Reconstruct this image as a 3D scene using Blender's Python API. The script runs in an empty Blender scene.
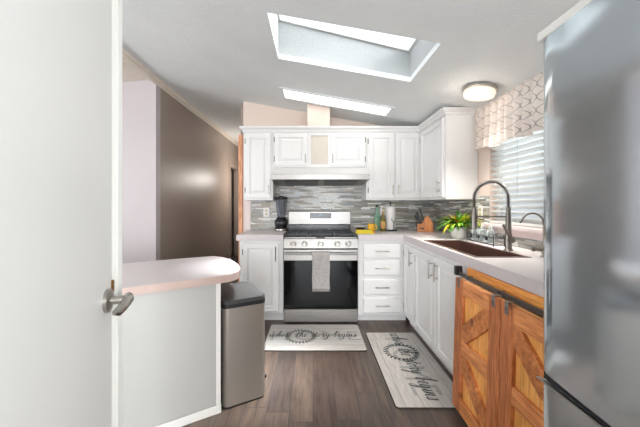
import bpy, bmesh, math, random
from mathutils import Vector, Matrix
random.seed(7)
S = bpy.context.scene
COL = S.collection
PI = math.pi
R = math.radians

# ------------------------------------------------------------------ camera, world, light, exposure
cam_d = bpy.data.cameras.new('camera'); cam = bpy.data.objects.new('camera', cam_d); COL.objects.link(cam)
cam.location = (0, 0, 1.228); cam.rotation_euler = (PI/2, 0, 0)
cam_d.sensor_width = 36; cam_d.lens = 300/640*36
cam_d.shift_x = 7/640; cam_d.shift_y = -9.5/640
cam_d.clip_start = 0.02; cam_d.clip_end = 200
S.camera = cam
S.view_settings.view_transform = 'Standard'; S.view_settings.look = 'None'
S.view_settings.gamma = 1; S.view_settings.use_curve_mapping = False
S.view_settings.exposure = 0.93

W = bpy.data.worlds.new('sky'); S.world = W; W.use_nodes = True
bg = W.node_tree.nodes['Background']; bg.inputs[0].default_value = (0.86, 0.93, 1.0, 1); bg.inputs[1].default_value = 1.0

def area(name, loc, rot, sx, sy, power, color=(1, 1, 1), spread=None):
    d = bpy.data.lights.new(name, 'AREA'); d.shape = 'RECTANGLE'; d.size = sx; d.size_y = sy
    d.energy = power; d.color = color
    if spread: d.spread = spread
    o = bpy.data.objects.new(name, d); COL.objects.link(o); o.location = loc; o.rotation_euler = rot
    return o
area('fill_light_rear', (-0.4, -5.05, 1.25), (PI/2+.12, 0, 0), 2.9, 1.8, 170, (0.94, 0.97, 1.0))  # unseen lamp added as fill from behind the camera
area('daylight_living_room_window', (-4.15, 1.2, 1.4), (PI/2+.2, 0, -PI/2), 3.0, 1.6, 32, (0.93, 0.96, 1.0))
area('fill_light_side', (1.44, -1.3, 1.35), (PI/2+.1, 0, PI/2), 1.3, 1.3, 50, (0.95, 0.97, 1.0))  # unseen lamp added to brighten the entry door face
area('daylight_over_kitchen_window', (2.35, 2.0, 2.75), (0, R(40), 0), 1.2, 1.6, 110, (0.95, 0.98, 1.0))
area('daylight_skylight', (0.25, 2.13, 2.86), (0, 0.2, 0), 0.7, 0.28, 5, (0.93, 0.97, 1.0), R(25))

# ------------------------------------------------------------------ material helpers
def mat(name, col, rough=0.5, metal=0.0, spec=0.5, **k):
    m = bpy.data.materials.new(name); m.use_nodes = True
    b = m.node_tree.nodes['Principled BSDF']
    b.inputs['Base Color'].default_value = (*col, 1); b.inputs['Roughness'].default_value = rough
    b.inputs['Metallic'].default_value = metal; b.inputs['Specular IOR Level'].default_value = spec
    for kk, v in k.items(): b.inputs[kk.replace('_', ' ')].default_value = v
    return m
def N(m, t, **k):
    n = m.node_tree.nodes.new(t)
    for kk, v in k.items(): setattr(n, kk, v)
    return n
def L(m, a, b): m.node_tree.links.new(a, b)
def bsdf(m): return m.node_tree.nodes['Principled BSDF']
def srgb(r, g, b): return tuple(((c/255)/12.92 if c/255 <= .04045 else ((c/255+.055)/1.055)**2.4) for c in (r, g, b))
def ramp(m, src, stops, interp='LINEAR'):
    r = N(m, 'ShaderNodeValToRGB'); r.color_ramp.interpolation = interp
    e = r.color_ramp.elements
    while len(e) < len(stops): e.new(0.5)
    for i, (p, c) in enumerate(stops):
        e[i].position = p; e[i].color = (*c, 1)
    L(m, src, r.inputs[0]); return r
def coords(m, scale=(1, 1, 1), swap=None):
    tc = N(m, 'ShaderNodeTexCoord'); out = tc.outputs['Object']
    if swap:
        sp = N(m, 'ShaderNodeSeparateXYZ'); L(m, out, sp.inputs[0])
        cb = N(m, 'ShaderNodeCombineXYZ')
        for i, ax in enumerate(swap): L(m, sp.outputs[ax], cb.inputs[i])
        out = cb.outputs[0]
    mp = N(m, 'ShaderNodeMapping'); mp.inputs['Scale'].default_value = scale; L(m, out, mp.inputs[0])
    return mp.outputs[0]
def noise(m, vec, scale, detail=4, rough=.55):
    n = N(m, 'ShaderNodeTexNoise'); n.inputs['Scale'].default_value = scale
    n.inputs['Detail'].default_value = detail; n.inputs['Roughness'].default_value = rough
    L(m, vec, n.inputs['Vector']); return n
def bump(m, h, strength, dist=0.01):
    b = N(m, 'ShaderNodeBump'); b.inputs['Strength'].default_value = strength; b.inputs['Distance'].default_value = dist
    L(m, h, b.inputs['Height']); L(m, b.outputs[0], bsdf(m).inputs['Normal']); return b
def mixc(m, fac, a, b, mode='MIX'):
    x = N(m, 'ShaderNodeMix', data_type='RGBA', blend_type=mode)
    for i, v in ((0, fac), (6, a), (7, b)):
        if hasattr(v, 'links') or hasattr(v, 'is_linked'): L(m, v, x.inputs[i])
        elif isinstance(v, (int, float)): x.inputs[i].default_value = v
        else: x.inputs[i].default_value = (*v, 1)
    return x.outputs[2]
def math_(m, op, a, b=None):
    n = N(m, 'ShaderNodeMath', operation=op)
    for i, v in enumerate((a, b)):
        if v is None: continue
        if isinstance(v, (int, float)): n.inputs[i].default_value = v
        else: L(m, v, n.inputs[i])
    return n.outputs[0]
def subtle(m, col, amt=.06, scale=3, vec=None):
    n = noise(m, vec or coords(m), scale)
    c2 = tuple(c*(1-amt) for c in col); c3 = tuple(min(1, c*(1+amt*.5)) for c in col)
    r = ramp(m, n.outputs[0], [(.3, c2), (.7, c3)]); L(m, r.outputs[0], bsdf(m).inputs['Base Color'])

# paints
M_white = mat('white_cabinet_paint', srgb(236, 235, 233), .35); subtle(M_white, srgb(231, 230, 229), .02, 4)
M_trimw = mat('white_trim_paint', srgb(232, 231, 227), .4); subtle(M_trimw, srgb(232, 231, 227), .02, 5)
M_door = mat('white_door_paint', srgb(226, 227, 223), .38); subtle(M_door, srgb(226, 227, 223), .03, 2)
def wallmat(name, c, rough=.6):
    m = mat(name, c, rough); v = coords(m); subtle(m, c, .04, 1.5, v)
    n = noise(m, v, 160, 3); bump(m, n.outputs[0], .08, .003); return m
M_penw = mat('grey_white_panel_paint', srgb(180, 180, 176), .5); subtle(M_penw, srgb(180, 180, 176), .03, 2)
M_peach = wallmat('peach_beige_wall_paint', srgb(226, 208, 196))
M_taupe = wallmat('shaded_beige_paint', srgb(160, 146, 135), .42)  # beige wall; its shade is put into this taupe colour
M_lilac = wallmat('pale_lilac_white_wall_paint', srgb(190, 182, 184))
M_plain = wallmat('off_white_wall_paint', srgb(222, 214, 204))
M_ceil = mat('textured_ceiling_paint', srgb(232, 235, 235), .8)
v = coords(M_ceil); subtle(M_ceil, srgb(234, 237, 237), .04, 2, v)
n1 = noise(M_ceil, v, 70, 5, .7); bump(M_ceil, n1.outputs[0], .55, .012)
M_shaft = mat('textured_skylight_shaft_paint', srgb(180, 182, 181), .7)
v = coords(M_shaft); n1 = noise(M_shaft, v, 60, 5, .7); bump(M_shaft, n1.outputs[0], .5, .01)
M_recess = mat('beige_recess_panel', srgb(216, 206, 194), .5); subtle(M_recess, srgb(216, 206, 194), .03, 8)
M_crown = mat('cream_crown_paint', srgb(230, 219, 206), .45); subtle(M_crown, srgb(230, 219, 206), .05, 6)
# counters
M_counter = mat('pale_pinkish_laminate', srgb(222, 212, 207), .32)
v = coords(M_counter); n1 = noise(M_counter, v, 120, 6, .8)
r = ramp(M_counter, n1.outputs[0], [(.3, srgb(224, 217, 216)), (.7, srgb(240, 234, 233))]); L(M_counter, r.outputs[0], bsdf(M_counter).inputs['Base Color'])
M_pentop = mat('darkened_counter_laminate', srgb(216, 208, 209), .35); subtle(M_pentop, srgb(216, 208, 209), .03, 60)  # same laminate as the counters, darkened to offset stronger light here
M_penedge = mat('pink_laminate_edge', srgb(190, 168, 159), .4); subtle(M_penedge, srgb(190, 168, 159), .05, 30)
M_edge = mat('grey_pink_laminate_edge', srgb(208, 200, 201), .4); subtle(M_edge, srgb(208, 200, 201), .04, 30)
# metals
def brushed(name, c, rough, axis=(1, 1, 60), amt=.12):
    m = mat(name, c, rough, 1.0); v = coords(m, axis); n = noise(m, v, 14, 4)
    r = ramp(m, n.outputs[0], [(.3, tuple(x*(1-amt) for x in c)), (.7, c)]); L(m, r.outputs[0], bsdf(m).inputs['Base Color'])
    rr = ramp(m, n.outputs[0], [(.2, (rough*.8,)*3), (.8, (rough*1.25,)*3)]); L(m, rr.outputs[0], bsdf(m).inputs['Roughness'])
    return m
M_steel = brushed('brushed_stainless_steel', srgb(158, 155, 152), .38, (1, 1, 40))
M_fridge = brushed('grey_fridge_steel', srgb(196, 204, 209), .11, (1, 1, 1.5), .05)
bsdf(M_fridge).inputs['Metallic'].default_value = .75
M_fridged = mat('dark_grey_fridge_side', srgb(92, 96, 98), .45, .6); subtle(M_fridged, srgb(92, 96, 98), .05, 8)
M_nickel = mat('satin_nickel', srgb(178, 174, 168), .3, 1.0); subtle(M_nickel, srgb(178, 174, 168), .06, 30)
M_faucet = mat('dark_brushed_nickel', srgb(150, 145, 140), .3, 1.0); subtle(M_faucet, srgb(140, 134, 128), .08, 30)
M_hinge = mat('dull_hinge_metal', srgb(110, 106, 100), .4, .9); subtle(M_hinge, srgb(110, 106, 100), .1, 40)
M_brass = mat('aged_brass', srgb(150, 112, 66), .35, .9); subtle(M_brass, srgb(150, 112, 66), .1, 40)
M_black = mat('black_enamel', srgb(26, 28, 31), .25); subtle(M_black, srgb(26, 28, 31), .1, 10)
M_blackp = mat('black_plastic', srgb(32, 33, 35), .4); subtle(M_blackp, srgb(32, 33, 35), .1, 20)
M_iron = mat('cast_iron', srgb(58, 60, 64), .35, .3); subtle(M_iron, srgb(58, 60, 64), .2, 30)
M_ovenglass = mat('black_oven_glass', srgb(5, 5, 6), .06, 0, .25); subtle(M_ovenglass, srgb(8, 9, 11), .1, 4)
M_bin = brushed('bronze_grey_steel', srgb(168, 161, 152), .38, (40, 40, 1), .08); bsdf(M_bin).inputs['Metallic'].default_value = .7
M_binlid = mat('dark_grey_lid_plastic', srgb(66, 66, 66), .38); subtle(M_binlid, srgb(66, 66, 66), .06, 20)
M_rail = mat('dark_steel_rail', srgb(120, 114, 108), .45, .5); subtle(M_rail, srgb(88, 84, 80), .1, 20)
# glass
def glassmat(name, c, rough=.03):
    m = mat(name, c, rough); b = bsdf(m); out = m.node_tree.nodes['Material Output']
    tr = N(m, 'ShaderNodeBsdfTransparent'); tr.inputs[0].default_value = (*c, 1)
    mx = N(m, 'ShaderNodeMixShader'); fr = N(m, 'ShaderNodeFresnel'); fr.inputs[0].default_value = 1.5
    f2 = math_(m, 'ADD', fr.outputs[0], .12)
    L(m, f2, mx.inputs[0]); L(m, tr.outputs[0], mx.inputs[1]); L(m, b.outputs[0], mx.inputs[2]); L(m, mx.outputs[0], out.inputs[0])
    return m
M_glass = glassmat('clear_glass', (.92, .95, .95))
M_gglass = glassmat('green_glass', (.72, .9, .8))
M_smoke = glassmat('smoky_plastic_jar', (.62, .64, .68))
M_amber = mat('amber_oil_glass', srgb(120, 110, 50), .08); subtle(M_amber, srgb(120, 110, 50), .1, 20)
M_window = glassmat('window_glass', (.97, .99, 1))
# skylight dome
M_dome = bpy.data.materials.new('frosted_acrylic_dome'); M_dome.use_nodes = True
nt = M_dome.node_tree; nt.nodes.clear(); o_ = nt.nodes.new('ShaderNodeOutputMaterial')
tl = nt.nodes.new('ShaderNodeBsdfTranslucent'); tl.inputs[0].default_value = (.97, .98, .98, 1)
tr = nt.nodes.new('ShaderNodeBsdfTransparent'); mx = nt.nodes.new('ShaderNodeMixShader'); mx.inputs[0].default_value = .12
nt.links.new(tr.outputs[0], mx.inputs[1]); nt.links.new(tl.outputs[0], mx.inputs[2]); nt.links.new(mx.outputs[0], o_.inputs[0])

def emis(name, c, s):
    m = mat(name, c, .5); b = bsdf(m); b.inputs['Emission Color'].default_value = (*c, 1); b.inputs['Emission Strength'].default_value = s
    return m
M_lens = emis('lit_ceiling_lens', (1, .97, .93), .9)
M_lampglass = emis('lit_frosted_lamp_glass', (1, .84, .7), .22)
M_bulb = emis('lit_lamp_core', (1, .93, .82), 1.2)

# floor: plank tiles running along Y
M_floor = mat('brown_grey_wood_plank_tile', (.2, .17, .15), .34)
v = coords(M_floor, (1, 1, 1), (1, 0, 2))
spf = N(M_floor, 'ShaderNodeSeparateXYZ'); L(M_floor, v, spf.inputs[0])
row = math_(M_floor, 'FLOOR', math_(M_floor, 'MULTIPLY', spf.outputs[1], 1/.138))
wn_ = N(M_floor, 'ShaderNodeTexWhiteNoise', noise_dimensions='1D'); L(M_floor, row, wn_.inputs['W'])
cbf = N(M_floor, 'ShaderNodeCombineXYZ'); L(M_floor, math_(M_floor, 'ADD', spf.outputs[0], math_(M_floor, 'MULTIPLY', wn_.outputs[0], .92)), cbf.inputs[0]); L(M_floor, spf.outputs[1], cbf.inputs[1])
br = N(M_floor, 'ShaderNodeTexBrick'); L(M_floor, cbf.outputs[0], br.inputs['Vector'])
br.offset = 0; br.inputs['Color1'].default_value = (0, 0, 0, 1); br.inputs['Color2'].default_value = (1, 1, 1, 1); br.inputs['Mortar'].default_value = (.5, .5, .5, 1)
br.inputs['Scale'].default_value = 1; br.inputs['Brick Width'].default_value = .92; br.inputs['Row Height'].default_value = .138
br.inputs['Mortar Size'].default_value = .003; br.inputs['Mortar Smooth'].default_value = .3
base = ramp(M_floor, br.outputs['Color'], [(0, srgb(74, 61, 54)), (.35, srgb(88, 73, 64)), (.7, srgb(96, 81, 71)), (1, srgb(78, 67, 61))])
sh = N(M_floor, 'ShaderNodeVectorMath', operation='ADD'); mp2 = coords(M_floor, (.7, 6, 1), (1, 0, 2))
L(M_floor, mp2, sh.inputs[0]); L(M_floor, br.outputs['Color'], sh.inputs[1])
g1 = noise(M_floor, sh.outputs[0], 5, 8, .65); g2 = noise(M_floor, mp2, 1.6, 5, .6)
gr = ramp(M_floor, g1.outputs[0], [(.33, (.34, .33, .34)), (.5, (.85, .84, .83)), (.68, (1.25, 1.22, 1.17))])
c = mixc(M_floor, .85, base.outputs[0], gr.outputs[0], 'MULTIPLY')
sm = ramp(M_floor, g2.outputs[0], [(.5, (0, 0, 0)), (.66, (1, 1, 1))])
fa = math_(M_floor, 'MULTIPLY', sm.outputs[0], .5)
c = mixc(M_floor, fa, c, srgb(74, 66, 64))
c = mixc(M_floor, br.outputs['Fac'], c, srgb(58, 52, 49))
L(M_floor, c, bsdf(M_floor).inputs['Base Color']); bump(M_floor, g1.outputs[0], .12, .004)

# backsplash: thin linear glass and stone mosaic
def mosaic(name, swap):
    m = mat(name, (.5, .5, .5), .3); v = coords(m, (1, 1, 1), swap)
    wv = noise(m, coords(m, (0, 1, 1), (0, 2, 1)), 40, 1)
    b = N(m, 'ShaderNodeTexBrick'); L(m, v, b.inputs['Vector']); b.offset = .43; b.offset_frequency = 2; b.squash = .7; b.squash_frequency = 3
    b.inputs['Color1'].default_value = (0, 0, 0, 1); b.inputs['Color2'].default_value = (1, 1, 1, 1)
    b.inputs['Scale'].default_value = 1; b.inputs['Brick Width'].default_value = .17; b.inputs['Row Height'].default_value = .0155
    b.inputs['Mortar Size'].default_value = .0011; b.inputs['Bias'].default_value = 0
    r = ramp(m, b.outputs['Color'], [(0, srgb(126, 127, 122)), (.12, srgb(156, 152, 142)), (.28, srgb(176, 167, 152)), (.42, srgb(140, 139, 134)),
             (.55, srgb(176, 180, 181)), (.66, srgb(152, 142, 128)), (.76, srgb(172, 170, 162)), (.86, srgb(226, 226, 222))], 'CONSTANT')
    n = noise(m, v, 30, 4); c = mixc(m, .35, r.outputs[0], ramp(m, n.outputs[0], [(.3, (.7, .7, .7)), (.7, (1.15, 1.15, 1.15))]).outputs[0], 'MULTIPLY')
    c = mixc(m, b.outputs['Fac'], c, srgb(150, 148, 144)); L(m, c, bsdf(m).inputs['Base Color'])
    rr = ramp(m, b.outputs['Color'], [(0, (.25,)*3), (.3, (.55,)*3), (.55, (.25,)*3), (.8, (.45,)*3)], 'CONSTANT'); L(m, rr.outputs[0], bsdf(m).inputs['Roughness'])
    return m
M_mosx = mosaic('linear_mosaic_tile_back', (0, 2, 1)); M_mosy = mosaic('linear_mosaic_tile_side', (1, 2, 0))

# timber
def wood(name, dark, mid, light, scale, rough=.5, grain=16):
    dark, mid, light = [tuple(min(.95, x*k) for x, k in zip(c, (1.32, 1.2, 1.1))) for c in (dark, mid, light)]
    m = mat(name, mid, rough); v = coords(m, scale)
    n = noise(m, v, grain, 7, .6); n2 = noise(m, v, grain*.25, 3)
    r = ramp(m, n.outputs[0], [(.3, dark), (.52, mid), (.72, light)])
    r2 = ramp(m, n2.outputs[0], [(.35, (.8, .76, .7)), (.65, (1.1, 1.1, 1.1))])
    c = mixc(m, .8, r.outputs[0], r2.outputs[0], 'MULTIPLY')
    vo = N(m, 'ShaderNodeTexVoronoi'); vo.inputs['Scale'].default_value = 5.5; L(m, coords(m, (1, 1, .55)), vo.inputs['Vector'])
    k = ramp(m, vo.outputs['Distance'], [(.05, (1, 1, 1)), (.1, (0, 0, 0))])
    c = mixc(m, k.outputs[0], c, tuple(x*.45 for x in dark)); L(m, c, bsdf(m).inputs['Base Color'])
    bump(m, n.outputs[0], .15, .004); return m
M_woodV = wood('stained_cedar_upright', srgb(134, 78, 46), srgb(172, 108, 66), srgb(200, 138, 90), (1, 7, .6))
M_woodH = wood('stained_cedar_rail', srgb(160, 96, 52), srgb(196, 132, 82), srgb(218, 160, 108), (1, .6, 7))
M_woodD = wood('stained_cedar_brace', srgb(140, 82, 44), srgb(180, 116, 68), srgb(204, 146, 92), (1, 2.2, 2.2))
M_pine = wood('honey_pine_plank', srgb(196, 132, 66), srgb(222, 164, 94), srgb(236, 186, 118), (1, 8, .6))
M_header = wood('orange_pine_board', srgb(200, 124, 58), srgb(224, 152, 80), srgb(236, 176, 104), (1, .5, 8))
M_post = wood('orange_wood_post', srgb(158, 112, 86), srgb(200, 150, 120), srgb(218, 174, 144), (5, 5, .5))
M_block = wood('beech_block', srgb(176, 106, 60), srgb(206, 138, 84), srgb(222, 160, 106), (6, 6, 1))
M_sink = mat('dark_brown_composite', srgb(88, 62, 54), .3); subtle(M_sink, srgb(92, 66, 58), .12, 60)
M_cer = mat('white_ceramic', srgb(232, 230, 228), .25); subtle(M_cer, srgb(232, 230, 228), .02, 10)
M_soil = mat('potting_soil', srgb(60, 44, 34), .9); subtle(M_soil, srgb(60, 44, 34), .3, 60)
M_yellow = mat('yellow_glaze', srgb(240, 178, 20), .25); subtle(M_yellow, srgb(240, 178, 20), .04, 10)
M_maroon = mat('dark_red_glass', srgb(78, 26, 28), .15); subtle(M_maroon, srgb(78, 26, 28), .1, 10)
M_ycloth = mat('yellow_cloth', srgb(236, 212, 60), .85); subtle(M_ycloth, srgb(236, 212, 60), .06, 60)
M_orange = mat('orange_cloth_edge', srgb(224, 128, 50), .8); subtle(M_orange, srgb(224, 128, 50), .06, 60)
M_label = mat('tan_paper_label', srgb(206, 160, 92), .6); subtle(M_label, srgb(206, 160, 92), .2, 40)
M_paper = mat('white_paper', srgb(238, 235, 232), .85); subtle(M_paper, srgb(238, 235, 232), .03, 60)
M_plate = mat('white_plate_plastic', srgb(236, 234, 230), .35); subtle(M_plate, srgb(236, 234, 230), .02, 10)
M_almond = mat('almond_plastic', srgb(196, 178, 140), .4); subtle(M_almond, srgb(196, 178, 140), .04, 10)
M_blind = mat('white_blind_slats', srgb(246, 246, 245), .45); subtle(M_blind, srgb(240, 240, 238), .02, 10)
tl = N(M_blind, 'ShaderNodeBsdfTranslucent'); tl.inputs[0].default_value = (.95, .95, .93, 1); mx = N(M_blind, 'ShaderNodeMixShader'); mx.inputs[0].default_value = .4
L(M_blind, bsdf(M_blind).outputs[0], mx.inputs[1]); L(M_blind, tl.outputs[0], mx.inputs[2]); L(M_blind, mx.outputs[0], M_blind.node_tree.nodes['Material Output'].inputs[0])
M_pinksill = wallmat('pinkish_white_sill_paint', srgb(228, 212, 208), .4)
M_towel = mat('greige_towel_cloth', srgb(196, 186, 180), .95)
v = coords(M_towel); vo = N(M_towel, 'ShaderNodeTexVoronoi'); vo.inputs['Scale'].default_value = 55; L(M_towel, v, vo.inputs['Vector'])
r = ramp(M_towel, vo.outputs['Distance'], [(.1, srgb(212, 202, 197)), (.5, srgb(240, 235, 231))]); L(M_towel, r.outputs[0], bsdf(M_towel).inputs['Base Color']); bump(M_towel, vo.outputs['Distance'], .12, .002)
M_fringe = mat('cream_towel_fringe', srgb(222, 216, 210), .95); subtle(M_fringe, srgb(222, 216, 210), .08, 80)
def rugmat(name, across):
    m = mat(name, srgb(212, 208, 202), .8); v = coords(m)
    sp = N(m, 'ShaderNodeSeparateXYZ'); L(m, v, sp.inputs[0])
    f = math_(m, 'FRACT', math_(m, 'MULTIPLY', math_(m, 'ADD', sp.outputs[across], 10.03), 1/.112))
    li = math_(m, 'LESS_THAN', f, .06)
    n = noise(m, coords(m, (6, 1, 1) if across == 0 else (1, 6, 1)), 7, 6, .65)
    r = ramp(m, n.outputs[0], [(.3, srgb(168, 163, 157)), (.7, srgb(192, 188, 183))])
    c = mixc(m, math_(m, 'MULTIPLY', li, .6), r.outputs[0], srgb(140, 134, 128)); L(m, c, bsdf(m).inputs['Base Color']); return m
M_rugA = rugmat('whitewashed_plank_print', 1); M_rugB = rugmat('whitewashed_plank_print_lengthwise', 0)
M_rugback = mat('dark_rubber_backing', srgb(52, 48, 46), .8); subtle(M_rugback, srgb(52, 48, 46), .1, 40)
M_ink = mat('charcoal_print', srgb(62, 66, 66), .8); subtle(M_ink, srgb(62, 66, 66), .1, 60)
M_faint = mat('faded_grey_print', srgb(152, 151, 148), .8); subtle(M_faint, srgb(152, 151, 148), .08, 30)
# valance
M_val = mat('peach_lattice_curtain_cloth', srgb(236, 214, 200), .9)
v = coords(M_val); sp = N(M_val, 'ShaderNodeSeparateXYZ'); L(M_val, v, sp.inputs[0])
a_ = math_(M_val, 'MULTIPLY', sp.outputs[1], 1/.085); s_ = math_(M_val, 'MULTIPLY', math_(M_val, 'SINE', math_(M_val, 'MULTIPLY', sp.outputs[2], 2*PI/.17)), .5)
def dist_(x): return math_(M_val, 'ABSOLUTE', math_(M_val, 'SUBTRACT', math_(M_val, 'FRACT', x), .5))
d1 = math_(M_val, 'LESS_THAN', dist_(math_(M_val, 'ADD', a_, s_)), .035)
d2 = math_(M_val, 'LESS_THAN', dist_(math_(M_val, 'SUBTRACT', a_, s_)), .035)
dd = math_(M_val, 'MAXIMUM', d1, d2)
c = mixc(M_val, math_(M_val, 'MULTIPLY', dd, .8), srgb(234, 222, 214), srgb(140, 134, 132)); L(M_val, c, bsdf(M_val).inputs['Base Color'])
tl = N(M_val, 'ShaderNodeBsdfTranslucent'); L(M_val, c, tl.inputs[0]); mx = N(M_val, 'ShaderNodeMixShader'); mx.inputs[0].default_value = .35
L(M_val, bsdf(M_val).outputs[0], mx.inputs[1]); L(M_val, tl.outputs[0], mx.inputs[2]); L(M_val, mx.outputs[0], M_val.node_tree.nodes['Material Output'].inputs[0])
# leaves take their colour from a per-leaf attribute
M_leaf = mat('variegated_leaf', (.2, .4, .05), .4); at = N(M_leaf, 'ShaderNodeAttribute'); at.attribute_name = 'leaf'; L(M_leaf, at.outputs['Color'], bsdf(M_leaf).inputs['Base Color'])
M_siding = mat('blue_grey_siding', srgb(206, 218, 228), .7)
v = coords(M_siding); wv = N(M_siding, 'ShaderNodeTexWave', wave_type='BANDS', bands_direction='Z', wave_profile='SAW'); wv.inputs['Scale'].default_value = 1.6; L(M_siding, v, wv.inputs[0])
bump(M_siding, wv.outputs[0], .5, .02); r = ramp(M_siding, wv.outputs[0], [(.9, srgb(212, 224, 236)), (.97, srgb(170, 186, 200))]); L(M_siding, r.outputs[0], bsdf(M_siding).inputs['Base Color'])
M_grass = mat('grass_ground', srgb(150, 156, 130), .9); subtle(M_grass, srgb(150, 156, 130), .3, 4)
M_digit = emis('lit_display_digits', (.4, .55, .7), .15)

# ------------------------------------------------------------------ geometry helpers
def BM(): return bmesh.new()
def box(bm, x0, x1, y0, y1, z0, z1, bev=0, mtx=None, seg=1):
    g = bmesh.ops.create_cube(bm, size=1); vs = g['verts']
    bmesh.ops.transform(bm, verts=vs, matrix=Matrix.Translation(((x0+x1)/2, (y0+y1)/2, (z0+z1)/2)) @ Matrix.Diagonal((x1-x0, y1-y0, z1-z0, 1)))
    if bev:
        es = list({e for v in vs for e in v.link_edges})
        r = bmesh.ops.bevel(bm, geom=es, offset=bev, segments=seg, affect='EDGES', profile=.5); vs = list({v for f in r['faces'] for v in f.verts} | {v for v in vs if v.is_valid})
    if mtx: bmesh.ops.transform(bm, verts=vs, matrix=mtx)
    return bm
def rod(bm, p, q, r, seg=12, r2=None):
    p, q = Vector(p), Vector(q); d = q-p
    g = bmesh.ops.create_cone(bm, cap_ends=True, segments=seg, radius1=r, radius2=r if r2 is None else r2, depth=d.length)
    bmesh.ops.transform(bm, verts=g['verts'], matrix=Matrix.Translation((p+q)/2) @ d.to_track_quat('Z', 'Y').to_matrix().to_4x4())
    return bm
def tube(bm, pts, r, seg=8, cap=True):
    pts = [Vector(p) for p in pts]; rings = []; up = None
    for i, p in enumerate(pts):
        t = (pts[min(i+1, len(pts)-1)]-pts[max(i-1, 0)]).normalized()
        if up is None: up = t.orthogonal().normalized()
        up = (up-t*up.dot(t)).normalized(); s = t.cross(up); rr = r[i] if isinstance(r, (list, tuple)) else r
        rings.append([bm.verts.new(p+(up*math.cos(a)+s*math.sin(a))*rr) for a in [2*PI*k/seg for k in range(seg)]])
    for a, b in zip(rings, rings[1:]):
        for k in range(seg): bm.faces.new((a[k], a[(k+1) % seg], b[(k+1) % seg], b[k]))
    if cap: bm.faces.new(rings[0][::-1]); bm.faces.new(rings[-1])
    return bm
def lathe(bm, prof, c=(0, 0, 0), seg=28, cap0=True, cap1=True):
    rings = []
    for r, z in prof: rings.append([bm.verts.new((c[0]+r*math.cos(2*PI*k/seg), c[1]+r*math.sin(2*PI*k/seg), c[2]+z)) for k in range(seg)])
    for a, b in zip(rings, rings[1:]):
        for k in range(seg): bm.faces.new((a[k], a[(k+1) % seg], b[(k+1) % seg], b[k]))
    if cap0: bm.faces.new(rings[0][::-1])
    if cap1: bm.faces.new(rings[-1])
    return bm
def prism(bm, poly, z0, z1, bev=0):
    a = [bm.verts.new((x, y, z0)) for x, y in poly]; b = [bm.verts.new((x, y, z1)) for x, y in poly]
    n = len(poly); bm.faces.new(a[::-1]); bm.faces.new(b)
    for i in range(n): bm.faces.new((a[i], a[(i+1) % n], b[(i+1) % n], b[i]))
    if bev:
        es = [e for e in bm.edges if all(v in b for v in e.verts)]
        bmesh.ops.bevel(bm, geom=es, offset=bev, segments=2, affect='EDGES')
    return bm
def cells(bm, us, vs, hole, w0, w1, f):
    """solid slab of grid cells; hole(u,v) True leaves the cell out; f maps (u,v,w) to a point"""
    V = {}
    def vert(i, j, k):
        if (i, j, k) not in V: V[(i, j, k)] = bm.verts.new(f(us[i], vs[j], (w0, w1)[k]))
        return V[(i, j, k)]
    fill = {(i, j) for i in range(len(us)-1) for j in range(len(vs)-1) if not hole((us[i]+us[i+1])/2, (vs[j]+vs[j+1])/2)}
    for (i, j) in fill:
        bm.faces.new([vert(i, j, 1), vert(i+1, j, 1), vert(i+1, j+1, 1), vert(i, j+1, 1)])
        bm.faces.new([vert(i, j, 0), vert(i, j+1, 0), vert(i+1, j+1, 0), vert(i+1, j, 0)])
        for (di, dj, a, b) in ((0, -1, (i, j), (i+1, j)), (1, 0, (i+1, j), (i+1, j+1)), (0, 1, (i+1, j+1), (i, j+1)), (-1, 0, (i, j+1), (i, j))):
            if (i+di, j+dj) not in fill: bm.faces.new([vert(*a, 0), vert(*b, 0), vert(*b, 1), vert(*a, 1)])
    return bm
def build(name, bm, m, parent=None, smooth=False, local=False, mats=None, autosmooth=None):
    if parent is not None and not local:
        bmesh.ops.transform(bm, verts=bm.verts, matrix=ROOT[parent.name].inverted())
    bmesh.ops.recalc_face_normals(bm, faces=bm.faces)
    me = bpy.data.meshes.new(name); bm.to_mesh(me); bm.free()
    me.materials.append(m)
    if smooth:
        for p in me.polygons: p.use_smooth = True
        if autosmooth is None: autosmooth = 40
        me.set_sharp_from_angle(angle=R(autosmooth))
    o = bpy.data.objects.new(name, me); COL.objects.link(o)
    if parent is not None:
        o.parent = parent
    return o
ROOT = {}
def mtx_of(o): return Matrix.Translation(o.location) @ o.rotation_euler.to_matrix().to_4x4()
def thing(name, label, cat, loc=(0, 0, 0), rz=0, group=None):
    o = bpy.data.objects.new(name, None); COL.objects.link(o); o.location = loc; o.rotation_euler = (0, 0, rz); o.empty_display_size = .1
    o['label'] = label; o['category'] = cat
    if group: o['group'] = group
    ROOT[o.name] = mtx_of(o); return o
def sub(name, bm, m, part, **k):
    """a sub-part; geometry in world space, parent is a part whose root is at the thing"""
    r = part
    while r.parent: r = r.parent
    bmesh.ops.transform(bm, verts=bm.verts, matrix=ROOT[r.name].inverted())
    return build(name, bm, m, part, local=True, **k)
def tag(o, label, cat, group=None):
    o['label'] = label; o['category'] = cat
    if group: o['group'] = group
    return o
def struct(name, bm, m, **k):
    o = build(name, bm, m, **k); o['kind'] = 'structure'; return o

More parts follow.
